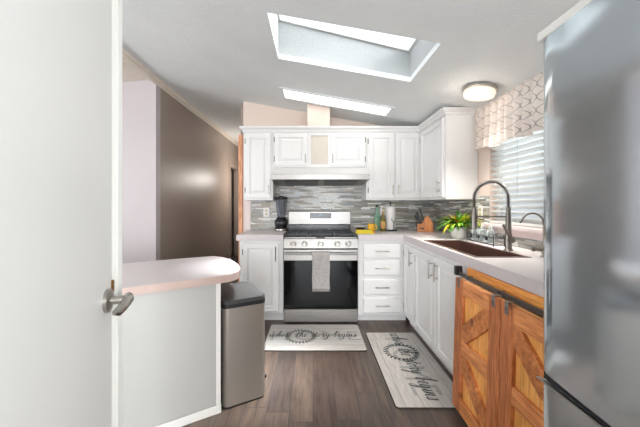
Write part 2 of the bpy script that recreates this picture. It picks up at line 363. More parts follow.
def raised(bm, w, h, t, mtx, fr=.05, simple=False):
    """raised-panel cabinet front, x 0..w, z 0..h, front towards -y"""
    if simple: prof = [(0, 0), (0, t-.006), (.006, t)]
    else: prof = [(0, 0), (0, t-.005), (.005, t), (fr, t), (fr+.005, t-.011), (fr+.015, t-.011), (fr+.034, t-.001)]
    rings = []
    for d, y in prof: rings.append([bm.verts.new(mtx @ Vector(p)) for p in ((d, -y, d), (w-d, -y, d), (w-d, -y, h-d), (d, -y, h-d))])
    for a, b in zip(rings, rings[1:]):
        for k in range(4): bm.faces.new((a[k], a[(k+1) % 4], b[(k+1) % 4], b[k]))
    bm.faces.new(rings[-1]); bm.faces.new(rings[0][::-1]); return bm
def place(x, y, z, rz=0): return Matrix.Translation((x, y, z)) @ Matrix.Rotation(rz, 4, 'Z')
SIDE = -PI/2      # front facing -x
def bar_handle(mtx, x, z, ln, vertical=True, t=.02, r=.0055):
    bm = BM(); y = -t-.03; d = Vector((0, 0, 1)) if vertical else Vector((1, 0, 0)); c_ = Vector((x, y, z))
    rod(bm, mtx @ (c_-d*ln/2), mtx @ (c_+d*ln/2), r, 10)
    for s in (-1, 1):
        p = c_+d*ln*.32*s; rod(bm, mtx @ p, mtx @ Vector((p.x, -t, p.z)), r*.8, 8)
    return bm
def hinge(mtx, x, z, t=.02):
    bm = BM(); rod(bm, mtx @ Vector((x, -t+.004, z-.03)), mtx @ Vector((x, -t+.004, z+.03)), .0055, 8); return bm
def cab_door(root, mtx, w, h, hx, hz, hl=.14, hinge_x=None, hm=None, simple=False, fr=.05):
    d = build('door', raised(BM(), w, h, .02, mtx, fr, simple), M_white, root)
    sub('handle', bar_handle(mtx, hx, hz, hl), hm or M_nickel, d, smooth=True)
    if hinge_x is not None:
        for z in (min(.09, h*.2), h-min(.09, h*.2)): sub('hinge', hinge(mtx, hinge_x, z), M_hinge, d, smooth=True)
    return d

# ------------------------------------------------------------------ the setting
def zc(x): return 2.352-.1775*x if x > -1.79 else 2.64-.12*abs(x+1.79)
YB, XR = 3.74, 1.52
struct('floor', box(BM(), -4.3, 1.72, -5.2, 8.2, -.1, 0), M_floor)
SKX, SKY = (-.28, .785), (1.84, 2.42)
struct('ceiling', cells(BM(), [-1.79, SKX[0], SKX[1], 1.72], [-5.2, SKY[0], SKY[1], 8.2], lambda u, v: SKX[0] < u < SKX[1] and SKY[0] < v < SKY[1], 0, .04,
       lambda u, v, w: (u, v, 2.352-.1775*u+w)), M_ceil)
struct('ceiling', cells(BM(), [-4.4, -1.79], [-5.2, 8.2], lambda u, v: False, 0, .04, lambda u, v, w: (u, v, 2.66-.12*abs(u+1.79)+w)), M_crown)  # left-room ceiling; the cream colour stands for warm light on it
# skylight shaft and dome
def skz(x): return 2.705-.24*(x+.28)
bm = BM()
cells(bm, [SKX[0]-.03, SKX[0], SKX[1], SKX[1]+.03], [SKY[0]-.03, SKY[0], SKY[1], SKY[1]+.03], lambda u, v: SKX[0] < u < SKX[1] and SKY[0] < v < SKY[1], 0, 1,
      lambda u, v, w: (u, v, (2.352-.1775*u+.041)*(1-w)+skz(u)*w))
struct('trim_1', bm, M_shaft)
bm = BM()
cells(bm, [SKX[0]-.03, SKX[0]+.02, SKX[1]-.02, SKX[1]+.03], [SKY[0]-.03, SKY[0]+.02, SKY[1]-.02, SKY[1]+.03], lambda u, v: SKX[0]+.02 < u < SKX[1]-.02 and SKY[0]+.02 < v < SKY[1]-.02, 0, .03, lambda u, v, w: (u, v, skz(u)+w))
w2 = struct('window_2', bm, M_trimw)
bm = BM(); nx, ny = 12, 8; V = {}
for i in range(nx+1):
    for j in range(ny+1):
        a, b = i/nx, j/ny; x = SKX[0]+.01+(SKX[1]-SKX[0]-.02)*a; y = SKY[0]+.01+(SKY[1]-SKY[0]-.02)*b
        V[i, j] = bm.verts.new((x, y, skz(x)+.032+.07*(math.sin(PI*a)*math.sin(PI*b))**.5))
for i in range(nx):
    for j in range(ny): bm.faces.new((V[i, j], V[i+1, j], V[i+1, j+1], V[i, j+1]))
ROOT['window_2'] = Matrix.Identity(4)
build('pane', bm, M_dome, w2, smooth=True)

# walls
def xwall(u0, u1, y0, y1, z0, ztop, holes=()):   # wall in the XZ plane with sloped top following ceiling
    us = sorted({u0, u1, *[h[0] for h in holes], *[h[1] for h in holes]}); 
    bm = BM(); zs = sorted({z0, *[h[2] for h in holes], *[h[3] for h in holes]})+['top']
    zi = list(range(len(zs)))
    def f(u, v, w): return (u, w, ztop(u) if zs[int(v)] == 'top' else zs[int(v)])
    def hole(u, v):
        k = int(v); z = (zs[k]+(zs[k+1] if zs[k+1] != 'top' else zs[k]+.02))/2
        return any(h[0] < u < h[1] and h[2] < z < h[3] for h in holes)
    return cells(bm, us, zi, hole, y0, y1, f)
def ywall(v0, v1, x0, x1, z0, z1, holes=()):
    us = sorted({v0, v1, *[h[0] for h in holes], *[h[1] for h in holes]}); zs = sorted({z0, z1, *[h[2] for h in holes], *[h[3] for h in holes]})
    return cells(BM(), us, zs, lambda u, z: any(h[0] < u < h[1] and h[2] < z < h[3] for h in holes), x0, x1, lambda u, z, w: (w, u, z))
top = lambda x: 2.352-.1775*x+.02
struct('wall_back', xwall(-.87, 1.62, YB, YB+.12, 0, top), M_peach)
WIN = (1.42, 2.58, 1.065, 2.02)
struct('wall_right', ywall(-5.2, YB, XR, XR+.12, 0, 2.085+.02, [WIN, (-1.95, -.65, .7, 2.0)]), M_peach)
struct('wall_hall_right', ywall(YB+.12, 8.1, -.93, -.87, 0, 2.51), M_taupe)
struct('wall_left', ywall(3.42+.1, 8.1, -1.89, -1.79, 0, 2.66, [(6.46, 7.16, 0, 2.03)]), M_taupe)
struct('wall_hall_end', xwall(-1.89, -.87, 8.1, 8.2, 0, top), M_taupe)
struct('wall_left_return', xwall(-4.3, -1.79, 3.42, 3.52, 0, lambda x: 2.66-.12*abs(x+1.79)+.01), M_lilac)
struct('wall_far_left', ywall(-5.2, 3.42, -4.3, -4.2, 0, 2.36, [(-.3, 2.7, .6, 2.2)]), M_plain)
struct('wall_rear', xwall(-4.3, 1.62, -5.2, -5.1, 0, lambda x: min(top(x), 2.36), [(-1.9, 1.1, .3, 2.2)]), M_plain)
# crown at the top of the left wall, running on as a ceiling beam over the opening
bm = BM()
for (x0, x1, z0, z1) in ((-1.79, -1.765, 2.585, 2.668), (-1.765, -1.75, 2.625, 2.664)):
    box(bm, x0, x1, -5.1, 8.1, z0, z1, .004)
struct('trim_2', bm, M_crown)
# hallway door in the left wall
bm = BM()
for (y0, y1, z0, z1) in ((6.38, 6.46, 0, 2.11), (7.16, 7.24, 0, 2.11), (6.46, 7.16, 2.03, 2.11)): box(bm, -1.79, -1.772, y0, y1, z0, z1, .003)
struct('trim_3', bm, M_taupe)
d2 = struct('door_2', box(BM(), -2.62, -1.93, 7.12, 7.155, .01, 2.02, .003), M_taupe)
struct('wall_closet', cells(BM(), [-3.0, -2.9, -1.891], [5.9, 6.0, 7.6, 7.7], lambda u, v: u > -2.9 and 6.0 < v < 7.6, 0, 2.5, lambda u, v, w: (u, v, w)), M_taupe)
# wall end: white strip beside the tile, wood post at the corner
struct('trim_4', box(BM(), -.87, -.773, YB-.012, YB, .0, 2.08, .003), M_pinksill)
struct('trim_5', box(BM(), -.925, -.871, YB-.03, YB+.118, 0, 2.085, .006), M_post)
# backsplash
struct('trim_6', box(BM(), -.772, 1.511, YB-.009, YB-.001, .911, 1.72), M_mosx)
struct('trim_7', cells(BM(), [.05, 1.42, 2.58, YB-.01], [.911, 1.0, 1.30], lambda u, v: u < 2.7 and v > 1.0, XR-.009, XR-.001, lambda u, v, w: (w, u, v)), M_mosy)
# duct chase above the hood
struct('trim_8', xwall(-.062, .19, 3.385, YB-.001, 2.11, lambda x: 2.352-.1775*x-.001), M_peach)
# kitchen window
bm = BM()
wn = struct('window_1', cells(BM(), [WIN[0], WIN[0]+.045, 1.98, 2.02, WIN[1]-.045, WIN[1]], [WIN[2], WIN[2]+.045, WIN[3]-.045, WIN[3]],
        lambda u, v: (WIN[0]+.045 < u < WIN[1]-.045 and not 1.98 < u < 2.02) and WIN[2]+.045 < v < WIN[3]-.045, XR+.06, XR+.10, lambda u, v, w: (w, u, v)), M_trimw)
ROOT[wn.name] = Matrix.Identity(4)
build('pane', box(BM(), XR+.077, XR+.083, WIN[0]+.04, WIN[1]-.04, WIN[2]+.04, WIN[3]-.04), M_window, wn)
build('window_sill', box(BM(), XR-.045, XR+.06, WIN[0]-.06, WIN[1]+.06, 1.035, 1.064, .004), M_pinksill, wn)
build('window_apron', box(BM(), XR-.02, XR-.0005, WIN[0]-.04, WIN[1]+.04, 0.985, 1.034, .003), M_pinksill, wn)
# unseen window frames: living room, plus rear and side ones added for fill light
def frame_window(name, f, u0, u1, z0, z1, w0, w1):
    um = (u0+u1)/2
    o = struct(name, cells(BM(), [u0, u0+.05, um-.025, um+.025, u1-.05, u1], [z0, z0+.05, z1-.05, z1],
        lambda u, v: (u0+.05 < u < um-.025 or um+.025 < u < u1-.05) and z0+.05 < v < z1-.05, w0, w1, f), M_trimw)
    ROOT[o.name] = Matrix.Identity(4); wm = (w0+w1)/2
    build('pane', cells(BM(), [u0+.04, u1-.04], [z0+.04, z1-.04], lambda u, v: False, wm-.003, wm+.003, f), M_window, o)
frame_window('window_3', lambda u, v, w: (w, u, v), -.3, 2.7, .6, 2.2, -4.27, -4.23)
frame_window('added_window_4', lambda u, v, w: (u, w, v), -1.9, 1.1, .3, 2.2, -5.17, -5.13)  # rear window added to go with the fill lamp there

frame_window('added_window_5', lambda u, v, w: (w, u, v), -1.95, -.65, .7, 2.0, XR+.04, XR+.08)  # made-up window behind the fridge, matching the side fill lamp

# ------------------------------------------------------------------ entry door beside the camera
DA = R(17)      # door swings close beside the camera
dn = Vector((math.cos(DA), math.sin(DA), 0)); dd_ = Vector((-math.sin(DA), math.cos(DA), 0))
far = Vector((-.603, .9, 0))
Md = Matrix(((dn.x, dd_.x, 0, far.x), (dn.y, dd_.y, 0, far.y), (0, 0, 1, 0), (0, 0, 0, 1)))   # local x = out of face, y = towards far edge
bm = BM(); box(bm, -.042, 0, -.82, 0, .012, 2.06, .003, Md)
d1 = struct('door_1', bm, M_door); ROOT['door_1'] = Matrix.Identity(4)
def sphere(bm, c, r, sc=(1, 1, 1), seg=16, m=None):
    g = bmesh.ops.create_uvsphere(bm, u_segments=seg, v_segments=max(6, seg//2), radius=r)
    bmesh.ops.transform(bm, verts=g['verts'], matrix=(m or Matrix.Identity(4)) @ Matrix.Translation(c) @ Matrix.Diagonal((*sc, 1))); return bm
bm = BM(); hz = .952; hy = -.045
rod(bm, Md @ Vector((0, hy, hz)), Md @ Vector((.009, hy, hz)), .033, 28)
rod(bm, Md @ Vector((.009, hy, hz)), Md @ Vector((.014, hy, hz)), .027, 28, .018)
rod(bm, Md @ Vector((.012, hy, hz)), Md @ Vector((.058, hy, hz)), .0125, 18)
hd = build('door_handle', bm, M_nickel, d1, smooth=True)
bm = BM()
pts = [Md @ Vector(p) for p in ((.052, hy+.014, hz+.004), (.058, hy-.01, hz+.003), (.057, hy-.025, hz-.002), (.052, hy-.045, hz-.01), (.046, hy-.062, hz-.016), (.04, hy-.072, hz-.014))]
tube(bm, pts, [.012, .014, .013, .013, .012, .007], 12)
build('lever', bm, M_nickel, hd, smooth=True, local=True)
build('latch_plate', box(BM(), -.03, .005, -.008, .006, hz+.012, hz+.048, .002, Md), M_brass, d1)
# jamb just past the door's far edge
struct('trim_9', box(BM(), -.67, -.600, .922, .945, 0, 2.44, .001), M_door)

# ------------------------------------------------------------------ upper cabinets
UF, UZ0, UZ1 = 3.42, 1.27, 2.07
def carcass(bm, x0, x1, y0, y1, z0, z1): return box(bm, x0, x1, y0, y1, z0, z1, .003)
g_up = 'white wall cabinets'
def upx(p): return (p-313)*UF/300
yb = YB-.012
t = thing('wall_cabinet', 'narrow white single-door wall cabinet at the left end, left of the range hood', 'cabinet', (upx(258), 3.6, UZ0), group=None)
x0, x1 = -.79, upx(273)
build('body', carcass(BM(), x0, x1, UF, yb, UZ0, UZ1), M_white, t)
m_ = place(upx(245.5), UF, 1.295); cab_door(t, m_, upx(271)-upx(245.5), .735, upx(271)-upx(245.5)-.022, .095, .11, 0.0)
t = thing('hood_cabinet', 'short white cabinet over the range hood with two small doors and a centre recess', 'cabinet', (upx(319), 3.6, 1.645))
x0, x1 = upx(273)+.001, upx(366.3)-.001
bm = cells(BM(), [x0, upx(311), upx(328), x1], [1.645, 1.68, 2.01, UZ1], lambda u, v: upx(311) < u < upx(328) and 1.68 < v < 2.01, UF, UF+.02, lambda u, v, w: (u, w, v))
box(bm, x0, x1, UF+.02, yb, 1.645, UZ1)
build('body', bm, M_white, t)
build('recess_panel', box(BM(), upx(311)+.001, upx(328)-.001, UF+.012, UF+.0195, 1.681, 2.009, .0), M_recess, t)['label'] = 'beige recessed panel'
for (pa, pb, side) in ((274.5, 307.5, 1), (330.5, 365, 0)):
    w = upx(pb)-upx(pa); m_ = place(upx(pa), UF, 1.665)
    cab_door(t, m_, w, .365, w-.022 if side else .022, .075, .10, 0 if side else w, fr=.045)
t = thing('wall_cabinet', 'white double-door wall cabinet right of the range hood on the back wall', 'cabinet', (upx(394), 3.6, UZ0))
x0, x1 = upx(366.3), 1.219
build('body', carcass(BM(), x0, x1, UF, yb, UZ0, UZ1), M_white, t)
for (pa, pb, side) in ((368, 394, 1), (395.5, 420.5, 0)):
    w = upx(pb)-upx(pa); m_ = place(upx(pa), UF, 1.295)
    cab_door(t, m_, w, .735, w-.024 if side else .024, .095, .11, 0 if side else w)
t = thing('wall_cabinet', 'white single-door wall cabinet on the window wall, its blank side facing the room', 'cabinet', (1.37, 3.1, UZ0))
YE = 2.755
build('body', carcass(BM(), 1.22, XR-.002, YE, yb, UZ0, UZ1-.003), M_white, t)
m_ = place(1.22, 3.36, 1.295, SIDE); w = 3.36-2.79
cab_door(t, m_, w, .735, w-.05, .095, .12, 0)
# crown over the uppers
bm = BM()
path = [(-.79, yb), (-.79, UF), (1.22, UF), (1.22, YE), (XR-.004, YE)]
def offs(d):
    return [(-.79-d, yb), (-.79-d, UF-d), (1.22-d, UF-d), (1.22-d, YE-d), (XR-.004, YE-d)]
prof = [(0, 2.058), (.004, 2.045), (.012, 2.05), (.018, 2.07), (.036, 2.085), (.042, 2.095), (.042, 2.106)]
rows = [[bm.verts.new((x, y, z if i < 5 or True else z)) for x, y in offs(d)] for i, (d, z) in enumerate(prof)]
rows.append([bm.verts.new((x, y, 2.106)) for x, y in path]); rows.append([bm.verts.new((x, y, 2.071)) for x, y in path])
for a, b in zip(rows, rows[1:]):
    for k in range(4): bm.faces.new((a[k], a[k+1], b[k+1], b[k]))
box(bm, -.79, 1.22, UF+.001, yb, 2.072, 2.104)
o = build('crown_molding', bm, M_white); o['kind'] = 'structure'; o.name = 'trim_10'

# range hood
t = thing('range_hood', 'under-cabinet range hood, white top with a stainless front lip, above the range', 'range hood', (.09, 3.5, 1.49))
bm = BM(); hx0, hx1 = upx(273)+.004, upx(366.3)-.004
# profile in y,z
pr = [(yb, 1.466), (yb, 1.643), (UF+.0, 1.643), (UF-.02, 1.640), (3.215, 1.545), (3.21, 1.535), (3.215, 1.502)]
a = [bm.verts.new((hx0, y, z)) for y, z in pr]; b = [bm.verts.new((hx1, y, z)) for y, z in pr]
for i in range(len(pr)): bm.faces.new((a[i], a[(i+1) % len(pr)], b[(i+1) % len(pr)], b[i]))
bm.faces.new(a); bm.faces.new(b[::-1]); build('canopy', bm, M_white, t)
build('front_lip', box(BM(), hx0, hx1, 3.2, 3.214, 1.487, 1.548, .004), M_steel, t)
Mh = Matrix.Translation((0, 3.22, 1.488)) @ Matrix.Rotation(-math.atan2(.036, .5), 4, 'X')
bm = BM(); box(bm, hx0+.004, hx1-.004, 0, .49, 0, .010, .002, Mh); build('base_pan', bm, M_steel, t)
for s in (-.22, .22): build('grease_filter', box(BM(), .09+s-.19, .09+s+.19, .06, .42, -.006, -.0005, .002, Mh), M_iron, t)

# ------------------------------------------------------------------ base cabinets
BF = 3.12
def bx(p): return (p-313)*BF/300
t = thing('base_cabinet', 'white single-door base cabinet at the left end, left of the range', 'cabinet', (-.53, 3.4, 0))
build('body', carcass(BM(), -.765, -.308, BF, yb, .09, .85), M_white, t)
build('toe_kick', box(BM(), -.76, -.31, BF+.06, BF+.075, 0, .089), M_white, t)
m_ = place(bx(243), BF, .115); cab_door(t, m_, bx(279)-bx(243), .705, bx(279)-bx(243)-.03, .60, .15, 0, M_hinge)
t = thing('drawer_cabinet', 'white base cabinet with four stacked drawers, right of the range', 'cabinet', (.7, 3.4, 0))
build('body', carcass(BM(), .468, .947, BF, yb, .07, .85), M_white, t)
build('toe_kick', box(BM(), .47, .98, BF+.05, BF+.065, 0, .069), M_white, t)
for (z0, z1) in ((.668, .815), (.49, .642), (.29, .446), (.10, .258)):
    m_ = place(.52, BF, z0); d = build('drawer', raised(BM(), .39, z1-z0, .02, m_, simple=True), M_white, t)
    sub('handle', bar_handle(m_, .195, (z1-z0)/2, .15, False), M_nickel, d, smooth=True)
XF = .948
SDZ0, SDH = .10, .72
t = thing('base_cabinet', 'narrow white base cabinet with one door in the corner beside the drawers', 'cabinet', (1.2, 2.93, 0))
build('body', carcass(BM(), XF, XR-.01, 2.742, yb, .08, .85), M_white, t)
build('toe_kick', box(BM(), XF+.05, XF+.065, 2.742, 3.1, 0, .079), M_white, t)
m_ = place(XF, 3.075, SDZ0, SIDE); w = 3.075-2.757; cab_door(t, m_, w, SDH, w-.05, .62, .145, 0)
t = thing('sink_cabinet', 'white double-door base cabinet under the dark sink', 'cabinet', (1.2, 2.3, 0))
bm = BM(); cells(bm, [XF, XF+.018, XR-.03, XR-.01], [1.776, 1.784, 2.722, 2.741], lambda u, v: XF+.018 < u < XR-.03 and 1.784 < v < 2.722, .08, .85, lambda u, v, w: (u, v, w))
box(bm, XF, XR-.01, 1.776, 2.741, .08, .1)
build('body', bm, M_white, t)
build('toe_kick', box(BM(), XF+.05, XF+.065, 1.776, 2.741, 0, .079), M_white, t)
m_ = place(XF, 2.735, SDZ0, SIDE); w = 2.735-2.285; cab_door(t, m_, w, SDH, w-.045, .62, .145, 0)
m_ = place(XF, 2.272, SDZ0, SIDE); w = 2.272-1.865; cab_door(t, m_, w, SDH, .045, .62, .145, w)

# cabinet with sliding barn doors
t = thing('barn_door_cabinet', 'base cabinet with sliding rustic wood barn doors on a steel rail, beside the fridge', 'cabinet', (1.2, 1.35, 0))
build('body', carcass(BM(), XF, XR-.01, .905, 1.775, .08, .85), M_white, t)
build('header_board', box(BM(), XF-.024, XF-.002, .905, 1.80, .775, .848, .003), M_header, t)
rl = build('rail', box(BM(), XF-.052, XF-.044, .905, 1.86, .788, .812, .002), M_rail, t)
bm = BM(); box(bm, XF-.07, XF-.026, 1.845, 1.872, .79, .846, .004); sub('rail_stop', bm, M_blackp, rl)
for yy in (1.74, 1.45, 1.15):
    sub('rail_bolt', rod(BM(), (XF-.024, yy, .80), (XF-.058, yy, .80), .009, 10), M_rail, rl, smooth=True)
def barn_door(y_far, y_near, flip):
    W_ = y_far-y_near; H_ = .76; t0 = .045
    # local: x along the door towards the camera, z up, front -y; leans out a little at the foot
    m_ = place(XF-.056, y_far, .03, SIDE) @ Matrix.Translation((0, 0, H_)) @ Matrix.Rotation(R(-1.6), 4, 'X') @ Matrix.Translation((0, 0, -H_))
    bm = BM(); n_ = 3; pw = (W_-.02)/n_
    for i in range(n_): box(bm, .01+i*pw+.0008, .01+(i+1)*pw-.0008, -.018, -.0, .005, H_-.005, .0012, m_)
    d = build('barn_door', bm, M_pine, t); sw = .085
    for x in (0, W_-sw): sub('stile', box(BM(), x, x+sw, -.037, -.0185, 0, H_, .003, m_), M_woodV, d)
    for z in (0, (H_-sw)/2, H_-sw):
        zz = z; sub('rail_board', box(BM(), sw+.0005, W_-sw-.0005, -.036, -.0185, zz, zz+sw*.95, .003, m_), M_woodH, d)
    zl, zm0, zm1, zt = sw*.95, (H_-sw)/2, (H_-sw)/2+sw*.95, H_-sw
    xl, xr = sw+.002, W_-sw-.002
    if flip: xl, xr = xr, xl
    wd = .075*(1 if not flip else -1)
    for za, zb in ((zm1, zt), (zm0, zl)):
        # brace from (xl, za) to (xr, zb)
        s = 1 if zb > za else -1
        dz = .085*s
        pts = [(xl, za), (xl+wd*.55, za), (xr, zb-dz), (xr, zb), (xr-wd*.55, zb), (xl, za+dz)]
        bm = BM(); f_ = [bm.verts.new(m_ @ Vector((x, -.034, z))) for x, z in pts]; b_ = [bm.verts.new(m_ @ Vector((x, -.019, z))) for x, z in pts]
        bm.faces.new(f_); bm.faces.new(b_[::-1])
        for i in range(6): bm.faces.new((f_[i], f_[(i+1) % 6], b_[(i+1) % 6], b_[i]))
        sub('brace', bm, M_woodD, d)
    for x in (.045, W_-.045):
        bm = BM(); box(bm, x-.011, x+.011, -.041, -.0372, H_-.05, H_+.006, .001, m_); box(bm, x-.011, x+.011, -.0410, -.004, H_+.003, H_+.008, .001, m_)
        rod(bm, m_ @ Vector((x, -.041, H_-.02)), m_ @ Vector((x, -.045, H_-.02)), .007, 8)
        sub('hanger', bm, M_rail if False else M_nickel, d)
barn_door(1.80, 1.373, False); barn_door(1.366, .935, True)

# ------------------------------------------------------------------ countertops and sink
o = build('countertop', cells(BM(), [-.79, -.307], [3.085, YB-.013], lambda u, v: False, .851, .91, lambda u, v, w: (u, v, w)), M_counter)
bpy.context.view_layer.update()
def edge_mat(o, m2):
    o.data.materials.append(m2)
    for p in o.data.polygons:
        if abs(p.normal.z) < .5: p.material_index = 1
edge_mat(o, M_edge); tag(o, 'short pale laminate countertop under the black blender, left of the range', 'countertop')
SX0, SX1, SY0, SY1 = .975, 1.285, 1.79, 2.60
xs = [.468, .93, SX0, SX1, XR-.011]; ys = [.904, SY0, SY1, 3.085, YB-.012]
o = build('countertop', cells(BM(), xs, ys, lambda u, v: (u < .93 and v < 3.085) or (SX0 < u < SX1 and SY0 < v < SY1), .851, .91, lambda u, v, w: (u, v, w)), M_counter)
edge_mat(o, M_edge); tag(o, 'long L-shaped pale laminate countertop holding the sink, running to the fridge', 'countertop')
t = thing('sink', 'dark brown rectangular drop-in sink set in the long countertop', 'sink', ((SX0+SX1)/2, (SY0+SY1)/2, .72))
cells_b = BM(); e = .002
cells(cells_b, [SX0+e, SX0+.014, SX1-.014, SX1-e], [SY0+e, SY0+.014, SY1-.014, SY1-e], lambda u, v: SX0+.014 < u < SX1-.014 and SY0+.014 < v < SY1-.014, .70, .9105, lambda u, v, w: (u, v, w))
box(cells_b, SX0+e, SX1-e, SY0+e, SY1-e, .69, .70)
build('basin', cells_b, M_sink, t)
build('rim', cells(BM(), [SX0-.012, SX0+.012, SX1-.012, SX1+.012], [SY0-.012, SY0+.012, SY1-.012, SY1+.012], lambda u, v: SX0+.012 < u < SX1-.012 and SY0+.012 < v < SY1-.012, .9108, .9135, lambda u, v, w: (u, v, w)), M_sink, t)
build('drain', lathe(BM(), [(.04, .7005), (.042, .704), (.03, .703), (.012, .702)], ((SX0+SX1)/2, 2.2, 0)), M_nickel, t, smooth=True)

# faucet with spring neck
FX, FY = 1.335, 2.05
t = thing('faucet', 'tall brushed nickel spring-neck kitchen faucet behind the sink', 'faucet', (FX, FY, .91))
bm = BM(); lathe(bm, [(.03, .911), (.03, .917), (.024, .922), (.0215, .93), (.0215, 1.02), (.019, 1.03), (.016, 1.16), (.0145, 1.17), (.0145, 1.20), (.011, 1.205)], (FX, FY, 0), 24)
build('post', bm, M_faucet, t, smooth=True)
bm = BM(); rod(bm, (FX, FY, .985), (FX-.01, FY-.055, .985), .014, 16); rod(bm, (FX-.01, FY-.055, .985), (FX-.012, FY-.062, .985), .016, 16)
rod(bm, (FX-.013, FY-.05, .99), (FX-.075, FY-.06, 1.09), .006, 10, .008); build('lever', bm, M_faucet, t, smooth=True)
# spring arch
arc = []; r_ = .117; cz = 1.262; HX = FX-2*r_
for i in range(6): arc.append((FX, FY, 1.2+i*(cz-1.2)/6))
for i in range(25):
    a = PI*i/24; arc.append((FX-r_+r_*math.cos(a), FY, cz+r_*math.sin(a)))
arc += [(HX, FY, cz-.02), (HX, FY, cz-.04), (HX, FY, cz-.06)]
build('hose', tube(BM(), arc, .006, 10), M_blackp, t, smooth=True)
bm = BM(); ap = [Vector(p) for p in arc]; L_ = [0]
for a, b in zip(ap, ap[1:]): L_.append(L_[-1]+(b-a).length)
def on(s):
    for i in range(len(L_)-1):
        if s <= L_[i+1]:
            f = (s-L_[i])/(L_[i+1]-L_[i]); return ap[i].lerp(ap[i+1], f), (ap[i+1]-ap[i]).normalized()
    return ap[-1], (ap[-1]-ap[-2]).normalized()
hel = []; turns = 38; per = 9
for k in range(turns*per+1):
    s = L_[-1]*k/(turns*per); p, td = on(s); sd = Vector((0, 1, 0)); up = td.cross(sd)
    a = 2*PI*k/per; hel.append(p+(sd*math.cos(a)+up*math.sin(a))*.0125)
build('spring', tube(bm, hel, .0022, 5), M_faucet, t, smooth=True)
bm = BM(); rod(bm, (HX, FY, cz-.06), (HX, FY, cz-.075), .012, 16); rod(bm, (HX, FY, cz-.075), (HX, FY, 1.06), .014, 18, .021); rod(bm, (HX, FY, 1.06), (HX, FY, 1.054), .021, 18, .017)
build('spray_head', bm, M_faucet, t, smooth=True)
bm = BM(); rod(bm, (FX, FY, 1.142), (HX, FY, 1.142), .0055, 10); rod(bm, (HX, FY, 1.132), (HX, FY, 1.152), .022, 18); build('support_arm', bm, M_faucet, t, smooth=True)
# small filter tap
GX, GY = 1.385, 1.80
t = thing('filter_faucet', 'small slim gooseneck water tap beside the fridge, in front of the blinds', 'faucet', (GX, GY, .91))
bm = BM(); lathe(bm, [(.02, .911), (.02, .916), (.011, .922), (.011, 1.0)], (GX, GY, 0), 18); rod(bm, (GX, GY, .955), (GX-.055, GY, .957), .009, 12); rod(bm, (GX-.055, GY, .957), (GX-.066, GY, .957), .013, 12)
build('valve', bm, M_faucet, t, smooth=True)
pts = [(GX, GY, 1.0), (GX, GY, 1.05), (GX, GY, 1.09)]
for i in range(1, 15):
    a = R(160)*i/14; pts.append((GX-.068+.068*math.cos(a), GY, 1.105+.068*math.sin(a)))
pts.append((GX-.143, GY, 1.115)); build('spout', tube(BM(), pts, .0055, 10), M_faucet, t, smooth=True)

# ------------------------------------------------------------------ range
RX0, RX1, RF = -.302, .462, 3.08; RC = (RX0+RX1)/2
t = thing('range', 'stainless gas range with black oven glass between the cabinets', 'range', (RC, 3.4, 0))
build('body', box(BM(), RX0, RX1, RF+.03, 3.70, .02, .872, .003), M_blackp, t)
build('storage_drawer', box(BM(), RX0+.003, RX1-.003, RF, RF+.028, .012, .15, .004), M_steel, t)
od = build('oven_door', box(BM(), RX0+.003, RX1-.003, RF-.005, RF+.028, .155, .762, .004), M_black, t)
sub('glass', box(BM(), RX0+.004, RX1-.004, RF-.009, RF-.0055, .157, .645, .002), M_ovenglass, od)
sub('door_band', box(BM(), RX0+.003, RX1-.003, RF-.012, RF-.0055, .648, .762, .003), M_steel, od)
bm = BM(); rod(bm, (RX0+.02, RF-.055, .725), (RX1-.02, RF-.055, .725), .0125, 16)
for x in (RX0+.045, RX1-.045): rod(bm, (x, RF-.055, .725), (x, RF-.010, .725), .011, 12)
sub('handle', bm, M_steel, od, smooth=True)
bm = BM(); pr = [(RF-.006, .770), (RF-.012, .776), (RF+.004, .868), (RF+.012, .874), (RF+.03, .874), (RF+.03, .770)]
a = [bm.verts.new((RX0+.001, y, z)) for y, z in pr]; b = [bm.verts.new((RX1-.001, y, z)) for y, z in pr]
for i in range(6): bm.faces.new((a[i], a[(i+1) % 6], b[(i+1) % 6], b[i]))
bm.faces.new(a); bm.faces.new(b[::-1]); cp = build('control_panel', bm, M_steel, t)
for p in (293.5, 304.5, 320.7, 337.3, 348.2):
    x = (p-313)*RF/300; bm = BM(); rod(bm, (x, RF-.004, .818), (x, RF-.012, .817), .032, 22); rod(bm, (x, RF-.012, .817), (x, RF-.04, .815), .024, 22, .021); box(bm, x-.004, x+.004, RF-.046, RF-.038, .797, .835, .0015)
    build('knob', bm, M_nickel, t, smooth=True)
build('cooktop', box(BM(), RX0, RX1, RF+.032, 3.655, .874, .888, .003), M_black, t)
for s in (-1, 1): build('cooktop_trim', box(BM(), RC+s*.21-.165, RC+s*.21+.165, RF+.0, RF+.03, .8745, .886, .002), M_steel, t)
for gx in (RC-.25, RC, RC+.25):
    bm = BM(); w = .118
    for yy in (3.14, 3.62): box(bm, gx-w, gx+w, yy-.006, yy+.006, .902, .914, .002)
    for xx in (gx-w+.006, gx+w-.006): box(bm, xx-.006, xx+.006, 3.14, 3.62, .902, .914, .002)
    for yy in (3.26, 3.38, 3.50): box(bm, gx-w+.01, gx+w-.01, yy-.005, yy+.005, .904, .914, .002)
    box(bm, gx-.005, gx+.005, 3.15, 3.61, .904, .914, .002)
    for xx in (gx-w+.006, gx+w-.006):
        for yy in (3.145, 3.615): box(bm, xx-.006, xx+.006, yy-.006, yy+.006, .889, .902)
    build('grate', bm, M_iron, t)
